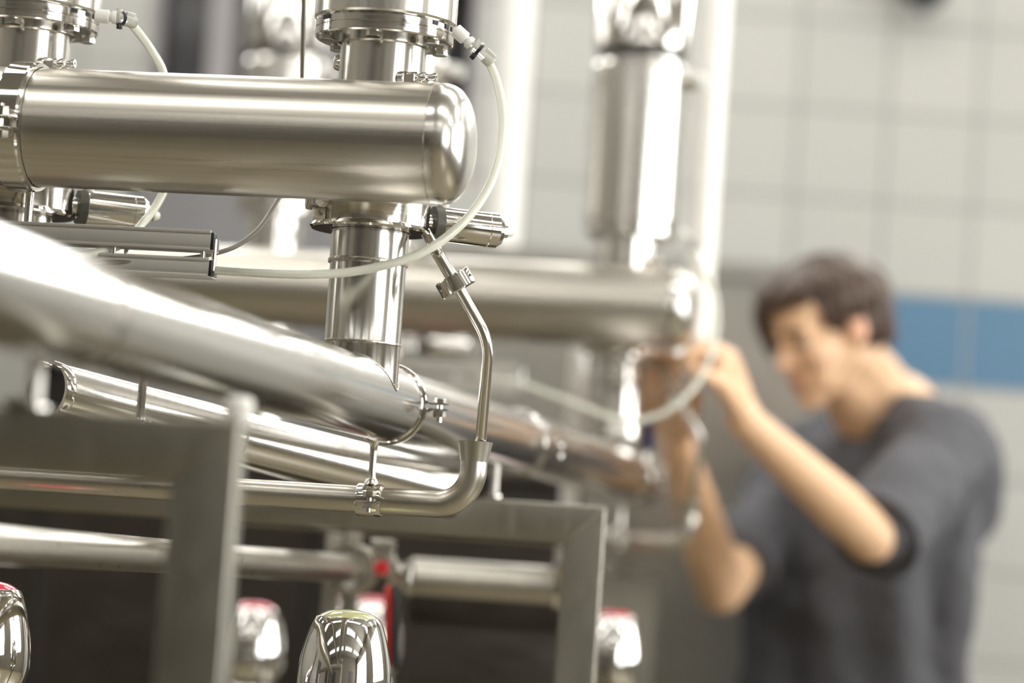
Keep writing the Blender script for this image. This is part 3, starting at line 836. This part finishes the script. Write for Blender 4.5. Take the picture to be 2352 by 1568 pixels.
sup_at(p2, zat(p2.x, p2.y, 1142), zat(p2.x, p2.y, 1066), .0048, 'slim support rod on the middle frame below the second ring clamp')
p3 = P(1320, 950, 1.56)
R = thing('support_post', (p3.x, p3.y, 0), 'white upright post behind the sloping pipe, left of the far riser', 'post')
MB().cyl((p3.x, p3.y, 0), (p3.x, p3.y, zat(p3.x, p3.y, 800)), S_(20, 1.56), 32).build('shaft', M['wpaint'], R)
MB().lathe([(.045, 0), (.045, .006), (.018, .009)], Matrix.Translation((p3.x, p3.y, 0)), 24).build('base', M['wpaint'], R)
pc = P(545, 985, .76)
cp = MB().lathe([(.0095, -.008), (.0110, -.004), (.0110, .008), (.008, .0115), (.0001, .012)], Matrix.Translation((pc.x, pc.y, K1.z + .012)), 28)
cpo = cp.build('frame_plug', M['whitep'], None, loc=(pc.x, pc.y, K1.z + .004))
tag(cpo, 'small white plastic plug on the corner of the near frame', 'plug')

# ------------------------------------------------------------------ lower pipe with butterfly valve
QA = P(0, 1251, .86)
Q0 = QA - PD * .3; Q1 = line_px(QA, PD, 800)
lp = thing('feed_pipe', QA, 'blurred lower feed pipe running from the left edge to the red marked valve', 'pipe')
MB().cyl(Q0, Q1, .0170, 56).build('pipe_shell', M['drain'], lp)
q = Q1 - PD * .02
MB().lathe([(.017, 0), (.026, .001), (.026, .012), (.017, .013)], frame_mat(Q1 - PD * .013, PD), 48).build('pipe_flange', M['bolt'], lp)
bv = thing('butterfly_valve', Q1, 'small steel butterfly valve with a red dot and red lever, behind the yellow capped knob', 'valve')
rv = (CMI @ Q1).z / -D1
r0 = -(CMI @ Q1).z / D1
MB().lathe([(.0195, 0), (.030, .001), (.030, .010), (.026, .012), (.026, .03), (.030, .032), (.030, .041), (.0195, .042)], frame_mat(Q1 + PD * .001, PD), 48).build('body', M['drain'], bv)
cc = P(878, 1300, r0 + .01)
MB().box(.028, .03, .034, frame_mat(cc + Z * .016, Z, U), .003).build('bonnet', M['bolt'], bv)
MB().box(.042, .03, .022, frame_mat(cc - Z * .002, Z, U), .003).build('yoke', M['bolt'], bv)
MB().cyl(cc + V((0, -.012, -.002)), cc + V((0, -.019, -.002)), S_(17, r0), 28, ch=.001).build('red_dot', M['red'], bv)
c2 = P(935, 1320, r0 + .01)
MB().cyl(c2 - U * .02, c2 + U * .004, .0125, 24).hexa(c2 - U * .004, c2 + U * .008, .018).build('union', M['bolt'], bv)
l0, l1 = P(893, 1345, r0), P(889, 1530, r0 - .01)
d = (l1 - l0)
lv = MB().box(.009, .012, d.length, frame_mat((l0 + l1) / 2, d, U), .003).build('lever', M['red'], bv)
MB().box(.006, .016, d.length * 1.04, frame_mat((l0 + l1) / 2 + U * .009, d, U), .002).build('lever_guard', M['black'], lv)
for px in (768, 812):
    a, b = P(px, 1245, r0 + .03), P(px - 12, 1420, r0 + .03)
    b_ = V((a.x, a.y, zat(a.x, a.y, 1440)))
    MB().box(S_(40, r0), .01, (a - b_).length + .3, Matrix.Translation((a.x, a.y, (a.z + b_.z) / 2 - .15 + .012)), .002).build('bracket', M['frame'], bv)
# mixing cylinder to the right of the valve
mc0, mc1 = P(948, 1330, r0 + .10), None
mc1 = mc0 + U * S_(360, r0 + .10)
mx = thing('buffer_vessel', mc0, 'blurred horizontal steel buffer vessel inside the middle frame', 'vessel')
rm = S_(50, r0 + .1)
MB().lathe([(.0001, -.012), (rm * .6, -.009), (rm, 0), (rm, (mc1 - mc0).length), (rm * .6, (mc1 - mc0).length + .009), (.0001, (mc1 - mc0).length + .012)], frame_mat(mc0, U), 56).build('shell', M['drain'], mx)
MB().ring([(rm - .001, 0), (rm + .006, 0), (rm + .006, .012), (rm - .001, .012)], frame_mat(mc0 + U * ((mc1 - mc0).length - .014), U), 48).build('rim', M['polish'], mx)
MB().cyl(mc0 - U * .03, mc0 - U * .008, .016, 30).build('nozzle', M['bolt'], mx)
MB().box((mc1 - mc0).length * 1.0, rm * 1.2, mc0.z - rm * .9, Matrix.Translation(((mc0.x + mc1.x) / 2, (mc0.y + mc1.y) / 2, (mc0.z - rm * .9) / 2)) @ Matrix.Rotation(-YAW, 4, 'Z'), .004).build('recess_base', M['dull'], mx)  # dark base block, also standing for the shaded recess below the vessel
MB().box((mc1 - mc0).length * 1.02, .006, .05, Matrix.Translation(((mc0.x + mc1.x) / 2, (mc0.y + mc1.y) / 2 - rm * .64, mc0.z - rm * 1.05)) @ Matrix.Rotation(-YAW, 4, 'Z'), .002).build('apron', M['dull'], mx)

# ------------------------------------------------------------------ chrome knobs
def make_knob(label, cap):
    top = P(800, 1419, 1.0)
    r_t, r_m = S_(77, 1.0), S_(109, 1.0)
    Hh = S_(232, 1.0)
    base = V((top.x, top.y, top.z - Hh))
    R = thing('chrome_knob', base, label, 'knob', 'chrome knobs')
    prof = []
    n = 28
    for i in range(n + 1):
        t = i / n                            # 0 bottom, 1 top
        z = -Hh + Hh * t
        # barrel: widest at a third of the height
        r = r_m * (1 - ((t - .30) / .70) ** 2 * .30) if t > .30 else r_m * (1 - ((.30 - t) / .30) ** 2 * .16)
        if t > .97: r -= .0012 * ((t - .97) / .03) ** 2
        prof.append((r, z))
    prof = [(.02, -Hh - .0005)] + prof + [(r_t * .93, .0008), (r_t * .86, .0002)]
    vs, fs = [], []
    k = 96
    mb = MB().lathe(prof, Matrix.Translation(top), k)
    # a flat ground into the left front flank
    fn = V((-.80, -.60, .20)).normalized()
    dist = r_m * .90
    cen = top - Z * Hh * .42
    for i, p in enumerate(mb.v):
        e = (p - cen).dot(fn)
        if e > dist: mb.v[i] = p - fn * (e - dist) * .8
    mb.build('body', M['chrome'], R, angle=24)
    rc = S_(66, 1.0)
    MB().lathe([(rc + .001, -.001), (rc + .001, .0008), (rc * .95, .0028), (rc * .72, .0062), (rc * .4, .0080), (.0001, .0086)], Matrix.Translation(top), 48).build('cap', cap, R)
    MB().lathe([(r_t * .8, -Hh - .006), (r_t * .8, -Hh)], Matrix.Translation(top), 40).build('gasket', M['black'], R)
    MB().lathe([(r_m * .8, -Hh - .05), (r_m * .8, -Hh - .012), (r_m * .72, -Hh - .006)], Matrix.Translation(top), 40).build('collar', M['polish'], R)
    MB().lathe([(.012, -top.z + .0), (.012, -Hh - .05)], Matrix.Translation(top), 20).build('stem', M['riser'], R)
    return R
def place_knob(px, py, r, label):
    t0 = P(800, 1419, 1.0); t1 = P(px, py, r)
    k = dup(knobr, t1 - t0, label)
    k['_dz'] = (t1 - t0).z
    return k
knob_y = make_knob('sharp chrome knob with a clear yellow cap at the bottom centre', M['yellowcap'])
knobr = make_knob('chrome knob with a pink red cap cut by the left edge', M['redcap'])
t0 = P(800, 1419, 1.0); t1 = P(-26, 1352, 1.012); knobr.location = knobr.location + (t1 - t0)
base_loc = knobr.location.copy()
def place_knob(px, py, r, label):
    k = dup(knobr, P(px, py, r) - t1, label); return k
place_knob(584, 1396, 1.42, 'blurred chrome knob with a red cap just right of the near frame leg')
place_knob(1410, 1416, 1.48, 'blurred chrome knob with a red cap right of the middle frame leg')
place_knob(858, 1384, 1.50, 'bright blurred chrome knob half hidden behind the yellow capped knob, beside the red lever')
place_knob(806, 1380, 1.62, 'dim blurred chrome knob furthest back, above the yellow capped knob')

# ------------------------------------------------------------------ housings in the background
dh0, dh1 = P(-500, 1085, 1.68), P(1340, 1085, 1.68)
zt = P(900, 1085, 1.68).z
hs = thing('machine_housing', ((dh0.x + dh1.x) / 2, 4.75, 0), 'dark machine housing low in the background behind the frames', 'housing')
slab(dh0.x, dh1.x, 4.68, 4.98, .1, zt).build('housing_body', M['dkpaint'], hs, smooth=False)
slab(dh0.x, dh1.x, 4.66, 5.0, zt, zt + .012).build('lid', M['dull'], hs, smooth=False)
for i in range(3):
    xx = dh0.x + (dh1.x - dh0.x) * (i + .5) / 3
    slab(xx - .205, xx + .205, 4.662, 4.68, .16, zt - .04).build('door_panel', M['dull'], hs, smooth=False)
slab(dh0.x + .05, dh1.x - .05, 4.72, 4.94, 0, .1).build('plinth', M['black'], hs, smooth=False)
# steel cabinet
cx0, cx1 = PY(470, 640, 5.35).x, PY(1985, 640, 5.35).x
cz = PY(1690, 602, 5.35).z
cbn = thing('steel_cabinet', ((cx0 + cx1) / 2, 5.5, 0), 'long satin steel cabinet against the tiled wall behind the boy', 'cabinet')
slab(cx0, cx1, 5.35, 5.85, .12, cz - .03).build('carcass', M['cabinet'], cbn, smooth=False)
slab(cx0 - .01, cx1 + .01, 5.33, 5.86, cz - .03, cz).build('top_plate', M['cabinet'], cbn, smooth=False)
slab(cx0 + .05, cx1 - .05, 5.4, 5.8, 0, .12).build('plinth', M['black'], cbn, smooth=False)
for i in range(3):
    a = cx0 + (cx1 - cx0) * i / 3; b = cx0 + (cx1 - cx0) * (i + 1) / 3
    dd = slab(a + .006, b - .006, 5.332, 5.35, .16, cz - .05).build('door', M['cabinet'], cbn, smooth=False)
    MB().cyl((b - .05, 5.315, 1.0), (b - .05, 5.315, 1.18), .006, 14).build('handle', M['bolt'], dd)
for px0, lab in ((1148, 'white vertical pole on the steel cabinet behind the header end'),):
    p = PY(px0, 610, 5.55); r = S_(39, 2.0)
    po = thing('upright_pole', (p.x, 5.55, cz), lab, 'pole', 'white poles')
    MB().cyl((p.x, 5.55, cz), (p.x, 5.55, ZC), r, 36).build('shaft', M['wpaint'], po)
    MB().lathe([(r * 1.4, 0), (r * 1.4, .01), (r, .014)], Matrix.Translation((p.x, 5.55, cz)), 32).build('base', M['wpaint'], po)
p = P(1612, 560, 1.60)
po = thing('hanger_pole', (p.x, p.y, ZC), 'bright white hanger pole dropping from the ceiling beside the boy\'s hands', 'pole', 'white poles')
MB().lathe([(.0001, 0), (S_(20, 1.6), .001), (S_(33, 1.6), .012), (S_(33, 1.6), ZC - zat(p.x, p.y, 795))], Matrix.Translation((p.x, p.y, zat(p.x, p.y, 795))), 36).build('shaft', M['wpaint'], po)
MB().lathe([(S_(33, 1.6), -.014), (S_(50, 1.6), -.010), (S_(50, 1.6), 0)], Matrix.Translation((p.x, p.y, ZC)), 36).build('base', M['wpaint'], po)
# grey control cabinet
gx0, gx1, gz = PY(300, 450, 5.28).x, PY(770, 450, 5.28).x, PY(500, 395, 5.28).z
gc = thing('control_cabinet', ((gx0 + gx1) / 2, 5.4, 0), 'grey painted control cabinet in the left background under the dark window', 'cabinet')
slab(gx0, gx1, 5.22, 5.32, .1, gz).build('carcass', M['gpaint'], gc, smooth=False)
slab(gx0 + .02, gx1 - .02, 5.2, 5.22, .15, gz - .03).build('door', M['gpaint'], gc, smooth=False)
slab(gx0 + .03, gx1 - .03, 5.23, 5.31, 0, .1).build('plinth', M['black'], gc, smooth=False)
# pump box between frame and person
bx = thing('pump_box', P(1440, 1420, 1.62), 'blurred steel box low between the middle frame and the boy', 'box')
a, b = P(1340, 1330, 1.6), P(1512, 1330, 1.6)
slab(a.x, b.x, a.y, a.y + .2, .3, a.z).build('casing', M['frame'], bx, smooth=False)
slab(a.x - .005, b.x + .005, a.y - .006, a.y + .206, a.z, a.z + .012).build('lid', M['bolt'], bx, smooth=False)
for s in (a.x + .02, b.x - .02):
    slab(s - .015, s + .015, a.y + .03, a.y + .06, 0, .3).build('leg', M['frame'], bx, smooth=False)
# blue cap at the far valve
p = P(1484, 1000, 1.55)
bc = thing('blue_stopper', p, 'small blue stopper beside the boy\'s far forearm', 'stopper')
MB().lathe([(.010, -.022), (.012, -.016), (.012, .018), (.009, .022), (.0001, .023)], Matrix.Translation(p), 28).build('cap', M['blue'], bc)
MB().cyl(p - Z * .05, p - Z * .027, .009, 20).build('stem', M['bolt'], bc)
# dark fixture high on the wall
p = PY(2092, 0, YN)
fx = thing('wall_spotlight', (p.x, YN, p.z), 'dark spotlight high on the tiled wall at the top right', 'lamp')
MB().cyl((p.x, YN - .003, p.z + .06), (p.x, YN - .06, p.z + .05), .02, 20).build('bracket', M['black'], fx)
MB().lathe([(.03, -.05), (.042, -.04), (.05, .05), (.046, .055), (.0001, .04)], frame_mat((p.x, YN - .09, p.z + .02), V((.35, -.6, -.4))), 28).build('lamp_head', M['black'], fx)

# ================================================================== the boy
def loft(mb, levels, n=40, drape=None):
    """levels: (centre, half width, half depth, turn about Z)"""
    vs = []
    for j, (c, a, b, th) in enumerate(levels):
        for i in range(n):
            t = 2 * pi * i / n
            w = 0.0 if drape is None else drape[j] * (.6 * sin(9 * t + .35 * j) + .4 * sin(5 * t + 1.3 - .3 * j))
            x, y = (a + w) * cos(t), (b + w) * sin(t)
            vs.append(V(c) + V((x * cos(th) - y * sin(th), x * sin(th) + y * cos(th), 0)))
    k = len(levels)
    fs = [(j * n + i, j * n + (i + 1) % n, (j + 1) * n + (i + 1) % n, (j + 1) * n + i) for j in range(k - 1) for i in range(n)]
    fs.append(tuple(reversed(range(n)))); fs.append(tuple((k - 1) * n + i for i in range(n)))
    return mb.add(vs, fs)
def remesh(o, vox, it=6, fac=.5):
    m = o.modifiers.new('remesh', 'REMESH'); m.mode = 'VOXEL'; m.voxel_size = vox; m.use_smooth_shade = True
    s = o.modifiers.new('smooth', 'SMOOTH'); s.iterations = it; s.factor = fac
    return o
def skin_mat():
    m, t, b = node_mat('light_skin')
    tc = t.nodes.new('ShaderNodeTexCoord')
    n = t.nodes.new('ShaderNodeTexNoise'); n.inputs['Scale'].default_value = 14; t.links.new(tc.outputs['Object'], n.inputs['Vector'])
    mx = t.nodes.new('ShaderNodeMix'); mx.data_type = 'RGBA'
    mx.inputs[6].default_value = (.74, .475, .285, 1); mx.inputs[7].default_value = (.82, .55, .345, 1)
    t.links.new(n.outputs['Fac'], mx.inputs[0]); last = mx.outputs[2]
    for pos, rad, col, amt in SPOTS:
        d = t.nodes.new('ShaderNodeVectorMath'); d.operation = 'DISTANCE'; d.inputs[1].default_value = pos
        t.links.new(tc.outputs['Object'], d.inputs[0])
        mr = t.nodes.new('ShaderNodeMapRange'); mr.interpolation_type = 'SMOOTHSTEP'
        mr.inputs[1].default_value = rad; mr.inputs[2].default_value = rad * .35; mr.inputs[3].default_value = 0; mr.inputs[4].default_value = amt
        t.links.new(d.outputs['Value'], mr.inputs[0])
        q = t.nodes.new('ShaderNodeMix'); q.data_type = 'RGBA'; q.inputs[7].default_value = col + (1,)
        t.links.new(mr.outputs[0], q.inputs[0]); t.links.new(last, q.inputs[6]); last = q.outputs[2]
    t.links.new(last, b.inputs['Base Color'])
    b.inputs['Roughness'].default_value = .48
    b.inputs['Subsurface Weight'].default_value = .12; b.inputs['Subsurface Scale'].default_value = .012
    b.inputs['Subsurface Radius'].default_value = (1, .35, .2)
    return m
ha, hp_ = radians(32), radians(27)
fw = V((-cos(ha) * cos(hp_), -sin(ha) * cos(hp_), -sin(hp_)))
lf = V((sin(ha), -cos(ha), 0)); upv = fw.cross(lf)
HM = Matrix((fw, lf, upv)).transposed().to_4x4()
ear = V((-.005, .074, -.012))
HM.translation = P(1972, 752, 1.675) - (HM.to_3x3() @ ear)
HC = HM.translation.copy()
ground = V((P(1990, 1400, 1.76).x, P(1990, 1400, 1.76).y, 0))
BOY = thing('person', ground, 'dark haired boy in a grey T-shirt bending towards the far fittings with both hands', 'person')
def hl(x, y, z): return HM @ V((x, y, z))
SPOTS = []
lip = hl(.093, .004, -.071) - ground
SPOTS += [(hl(.094, .010, -.070) - ground, .010, (.62, .27, .22), .4), (hl(.094, -.008, -.070) - ground, .010, (.62, .27, .22), .4)]
SPOTS += [(hl(.072, .045, -.035) - ground, .030, (.74, .42, .30), .35), (hl(.118, 0, -.036) - ground, .018, (.70, .36, .27), .5), (hl(*ear) - ground, .03, (.70, .30, .21), .6)]
M['skin'] = skin_mat()
# joints
LS, LE, LW = P(2168, 1030, 1.665), P(2000, 1232, 1.575), P(1706, 962, 1.515)
RS, RE, RW = P(1868, 1050, 1.83), P(1655, 1352, 1.68), P(1556, 1020, 1.565)
C7 = P(2055, 960, 1.745); NB = P(2010, 985, 1.735)
hipc = V((ground.x + .01, ground.y, .90))
chest = P(2010, 1180, 1.755)
SPOTS_E = []
b = MB()
# head
b.ball((-.012, 0, .024), (.096, .074, .078), HM); b.ball((.030, 0, -.028), (.062, .061, .075), HM)
b.ball((.048, 0, .030), (.047, .058, .055), HM); b.capsule((.045, .030, -.085), (.078, .008, -.106), .018, .016, HM)
b.capsule((.045, -.030, -.085), (.078, -.008, -.106), .018, .016, HM); b.capsule((.005, .056, -.055), (.048, .032, -.092), .014, .015, HM)
b.capsule((.005, -.056, -.055), (.048, -.032, -.092), .014, .015, HM); b.ball((.080, 0, -.104), (.018, .020, .016), HM)
for s in (1, -1): b.ball((.058, s * .026, -.064), (.028, .024, .030), HM)
b.capsule((.090, 0, .008), (.112, 0, -.034), .0075, .0105, HM); b.capsule((.100, .009, -.036), (.100, -.009, -.036), .008, .008, HM)
for s in (1, -1):
    b.capsule((.089, s * .010, .016), (.078, s * .046, .014), .010, .010, HM)
    b.ball((.062, s * .036, -.032), (.027, .024, .028), HM)
    b.capsule((.088, s * .018, .008), (.080, s * .045, .004), .0055, .0055, HM)
    b.ball((-.005, s * .074, -.010), (.019, .008, .031), HM)
    b.capsule((.012, s * .068, -.022), (.0, s * .070, -.035), .009, .008, HM)
b.capsule((.087, .017, -.066), (.087, -.017, -.066), .0085, .0085, HM); b.capsule((.086, .013, -.077), (.086, -.013, -.077), .0085, .0085, HM)
b.ball((.075, 0, -.072), (.024, .034, .026), HM)
# neck and trunk
nk = hl(-.025, 0, -.065)
b.capsule(nk, C7 + Z * .0, .057, .064); b.capsule(hl(.01, 0, -.075), NB, .044, .06)
b.capsule(C7, chest, .080, .10); b.capsule(C7 + (LS - C7) * .2, LS, .050, .046); b.capsule(C7 + (RS - C7) * .2, RS, .050, .046)
b.capsule(chest, hipc, .105, .10)
# arms
b.capsule(LS, LE, .05, .041); LM = LE.lerp(LW, .28); b.capsule(LE, LM, .0395, .0405); b.capsule(LM, LW, .0405, .0265)
b.capsule(RS, RE, .046, .041); RM = RE.lerp(RW, .28); b.capsule(RE, RM, .0395, .041); b.capsule(RM, RW, .041, .0265)
# hands: palm rays, bent fingers of unequal length, thumb off the side
def hand(w, mcps, pips, dips, tips, th, w2):
    for i, m_ in enumerate(mcps):
        root = w.lerp(w2, i / 3)
        b.capsule(root, m_, .0185, .0140)
        r0 = (.0098, .0102, .0096, .0085)[i]
        b.capsule(m_, pips[i], r0 + .0008, r0); b.capsule(pips[i], dips[i], r0, r0 - .0010); b.capsule(dips[i], tips[i], r0 - .0010, r0 - .0022)
    b.capsule(w, th[0], .0165, .0145); b.capsule(th[0], th[1], .0125, .0112); b.capsule(th[1], th[2], .0112, .0085)
    for i in range(3): b.capsule(mcps[i], mcps[i + 1], .0125, .0125)
    b.capsule(th[0], mcps[0], .0135, .0120); b.capsule(th[0].lerp(w, .3), mcps[1], .0145, .0125)
    b.capsule(w.lerp(mcps[1], .5), w2.lerp(mcps[3], .5), .015, .014)
hand(LW + Z * .004,
     [P(1652, 806, 1.490), P(1676, 818, 1.508), P(1686, 842, 1.526), P(1684, 872, 1.540)],
     [P(1612, 800, 1.474), P(1628, 790, 1.496), P(1640, 812, 1.520), P(1642, 846, 1.538)],
     [P(1578, 812, 1.470), P(1594, 806, 1.494), P(1606, 824, 1.518), P(1612, 852, 1.536)],
     [P(1564, 838, 1.474), P(1574, 832, 1.496), P(1588, 848, 1.516), P(1598, 872, 1.532)],
     [P(1652, 880, 1.486), P(1618, 860, 1.474), P(1588, 846, 1.472)], P(1722, 950, 1.535))
hand(RW + Z * .004,
     [P(1546, 906, 1.528), P(1524, 894, 1.542), P(1503, 900, 1.556), P(1486, 918, 1.568)],
     [P(1548, 856, 1.512), P(1520, 842, 1.530), P(1496, 848, 1.546), P(1478, 872, 1.560)],
     [P(1552, 836, 1.500), P(1528, 818, 1.512), P(1502, 822, 1.530), P(1484, 848, 1.546)],
     [P(1556, 824, 1.488), P(1540, 812, 1.494), P(1514, 812, 1.512), P(1496, 834, 1.532)],
     [P(1582, 962, 1.540), P(1598, 916, 1.518), P(1590, 878, 1.500)], P(1544, 1010, 1.585))
# legs
lat_b = V((sin(radians(42)), -cos(radians(42)), 0)); fr_b = V((-cos(radians(42)), -sin(radians(42)), 0))
feet = []
for s in (1, -1):
    hip = hipc + lat_b * s * .085 - Z * .04; knee = V((ground.x, ground.y, .49)) + lat_b * s * .10 + fr_b * .03; ank = V((ground.x, ground.y, .085)) + lat_b * s * .115
    b.capsule(hip, knee, .085, .056); b.capsule(knee, ank, .056, .038); b.capsule(ank, ank + fr_b * .12 - Z * .045, .034, .028)
    feet.append((hip, knee, ank))
body = b.build('body', M['skin'], BOY, angle=180)
remesh(body, .0052, 5, .5)
# lips, eyes, brows
M['lip'] = plain('pink_lips', (.56, .22, .18), .4)
lp_ = MB().tube([hl(.0905, .021, -.0695), hl(.0965, .010, -.0660), hl(.0970, 0, -.0672), hl(.0965, -.010, -.0660), hl(.0905, -.021, -.0695)], [.0012, .0036, .0034, .0036, .0012], 10, smooth=5)
lp_.tube([hl(.0900, .019, -.0715), hl(.0950, .008, -.0755), hl(.0955, 0, -.0762), hl(.0950, -.008, -.0755), hl(.0900, -.019, -.0715)], [.0012, .0040, .0044, .0040, .0012], 10, smooth=5)
lp_.build('lips', M['lip'], BOY)
M['eye'] = plain('eye_white', (.36, .31, .28), .5); M['iris'] = plain('dark_iris', (.03, .018, .012), .15)
for s in (1, -1):
    e = MB().ball((.0775, s * .031, -.002), .0118, HM).build('eye', M['eye'], BOY)
    MB().lathe([(.0068, .0), (.0062, .0016), (.0001, .0024)], frame_mat(hl(.0880, s * .031, -.0050), fw - upv * .25), 20).build('iris', M['iris'], e)
def hair_mat():
    return plain('dark_brown_hair', (.085, .053, .037), .45, var=.45, scale=160)
M['hair'] = hair_mat()
hb = MB()
hb.ball((-.020, 0, .030), (.099, .0815, .080), HM); hb.ball((-.046, 0, -.004), (.070, .076, .080), HM)
hb.ball((.030, -.008, .062), (.062, .062, .034), HM)
rnd = random.Random(5)
def lock(pts, r):
    hb.tube([HM @ V(p) for p in pts], [r * .6] + [r] * (len(pts) - 2) + [r * .22], 8, smooth=4)
for i in range(330):
    a_ = rnd.uniform(-pi, pi); rt = rnd.uniform(.05, .85)
    ca, sa_ = cos(a_), sin(a_)
    j = lambda s=.006: rnd.uniform(-s, s)
    p0 = (-.012 + ca * .088 * rt + j(), sa_ * .068 * rt + j(), .112 - .042 * rt * rt)
    if ca > .35:                    # front: swept to the far side, short over the near brow
        far = sa_ < -.05
        p1 = (-.010 + ca * .098, sa_ * .080 - .006 + j(), .078 + j(.008))
        p2 = (-.008 + ca * .112, sa_ * .084 - .016 + j(.008), (.028 if far else .064) - rnd.uniform(0, .03 if far else .012))
    elif ca > -.30:                 # sides, down to the top of the ear
        p1 = (-.014 + ca * .10 + j(), sa_ * .087, .056 + j(.010))
        p2 = (-.014 + ca * .10 + .008 + j(.01), sa_ * .083, .020 - rnd.uniform(0, .022))
    else:                           # back, lying close down to the nape
        p1 = (-.020 + ca * .098 + j(), sa_ * .084, .030 + j(.012))
        p2 = (-.022 + ca * .088 + j(), sa_ * .076, -.045 - rnd.uniform(0, .026))
    lock((p0, p1, p2), rnd.uniform(.005, .009))
for i in range(24):                 # fringe hanging past the far temple
    y = -.030 - .0020 * i
    lock(((.055 - i * .002, y * .8, .088), (.101 - i * .0022, y - .006 + rnd.uniform(-.004, .004), .056), (.100 - i * .002, y - .013, -.006 - .024 * rnd.random())), .007)
for i in range(12):                 # sideburn before the near ear
    lock(((.006 + i * .003, .068, .066), (.014 + i * .003, .081 - i * .0012, .030), (.019 + i * .0030, .0775 - i * .0016, -.002 - .016 * rnd.random() + i * .002)), .006)
hair = hb.build('hair', M['hair'], BOY, angle=60)
bw = MB()
for s in (1, -1):
    bw.tube([hl(.0975, s * .013, .017), hl(.0955, s * .030, .0215), hl(.085, s * .050, .016)], [.003, .0042, .0022], 8, smooth=4)
bw.build('eyebrows', M['hair'], BOY)
# T-shirt
M['shirt'] = plain('grey_cotton', (.10, .10, .112), .9, var=.10, scale=90)
sh = MB(); tb = radians(-48)
lv = []
for px, py, hw, r, dep in ((1950, 1760, 232, 1.755, .125), (1955, 1640, 240, 1.755, .130), (1960, 1500, 243, 1.755, .135), (1968, 1370, 250, 1.755, .14), (1978, 1240, 252, 1.755, .145), (1998, 1130, 232, 1.755, .14), (2024, 1050, 196, 1.752, .125), (2044, 1000, 150, 1.75, .10), (2052, 968, 104, 1.748, .078)):
    w = S_(hw + 8, r)
    a_ = sqrt(max(.01, (w * w - (dep * cos(tb + pi / 2)) ** 2) / cos(tb) ** 2))
    a_ = min(a_, .215)
    lv.append((P(px, py, r), a_, dep, tb))
loft(sh, lv, 96, (0, .020, .022, .020, .016, .008, 0, 0, 0))
sh.capsule(C7 + (LS - C7) * .35 - Z * .012, LS - Z * .004, .070, .072); sh.capsule(C7 + (RS - C7) * .35 - Z * .012, RS, .066, .07)
sh.capsule(LS - Z * .012, LS.lerp(LE, .80) - Z * .010, .078, .064); sh.capsule(RS - Z * .01, RS.lerp(RE, .74) - Z * .008, .074, .062)
sh.ball(P(2190, 1110, 1.74), (.075, .08, .13)); sh.ball(P(2196, 1040, 1.70), (.055, .07, .075)); sh.capsule(C7 - Z * .03, P(2190, 1060, 1.73), .075, .08)
# folds: soft ridges of cloth
rf_ = random.Random(11)
def fold(a, b_, c, r): sh.tube([a, b_, c], [r * .5, r, r * .5], 10, smooth=5)
for (a, b_, c, r, rr) in (((2090, 1000), (2060, 1080), (2010, 1130), .014, 1.637), ((2200, 1080), (2160, 1180), (2110, 1250), .017, 1.628)):
    fold(P(a[0], a[1], rr), P(b_[0], b_[1], rr - .008), P(c[0], c[1], rr), r)
shirt = sh.build('t_shirt', M['shirt'], BOY, angle=180)
remesh(shirt, .009, 14, .5)
tx = bpy.data.textures.new('cloth_folds', 'CLOUDS'); tx.noise_scale = .13; tx.noise_depth = 2
dm = shirt.modifiers.new('folds', 'DISPLACE'); dm.texture = tx; dm.strength = .050; dm.mid_level = .36; dm.texture_coords = 'LOCAL'
# collar band round the neck
nd = (nk - C7).normalized()
cm = frame_mat(C7 + nd * .022 + Z * .004, (nd + Z * .9).normalized())
MB().ring([(.068, -.012), (.077, -.014), (.079, -.004), (.075, .006), (.069, .006)], cm, 48).build('collar', M['shirt'], BOY)
# hems of the sleeves
for s_, e_, t_, r_ in ((LS, LE, .915, .0745), (RS, RE, .80, .0635)):
    ax = (e_ - s_).normalized()
    MB().ring([(r_ - .012, -.012), (r_, -.012), (r_ + .002, 0), (r_ - .001, .010), (r_ - .008, .010)], frame_mat(s_.lerp(e_, t_) - Z * .009, ax), 40).build('sleeve_hem', M['shirt'], BOY)
# trousers and shoes
M['denim'] = plain('dark_denim', (.03, .035, .05), .85, var=.2, scale=120)
M['shoe'] = plain('dark_shoe_leather', (.03, .028, .026), .5)
tr = MB(); tr.capsule(hipc + Z * .06, hipc - Z * .03, .135, .14)
for hip, knee, ank in feet:
    tr.capsule(hip, knee, .098, .075); tr.capsule(knee, ank + Z * .01, .075, .060)
remesh(tr.build('trousers', M['denim'], BOY, angle=180), .012, 6)
for hip, knee, ank in feet:
    f = Matrix((fr_b, lat_b, Z)).transposed().to_4x4(); f.translation = V((ank.x, ank.y, 0))
    m_ = MB(); m_.ball((0, 0, .055), (.055, .043, .055), f); m_.ball((.09, 0, .04), (.085, .047, .04), f)
    m_.box(.25, .085, .018, f @ Matrix.Translation((.05, 0, .009)), .008)
    remesh(m_.build('shoe', M['shoe'], BOY, angle=180), .008, 4)
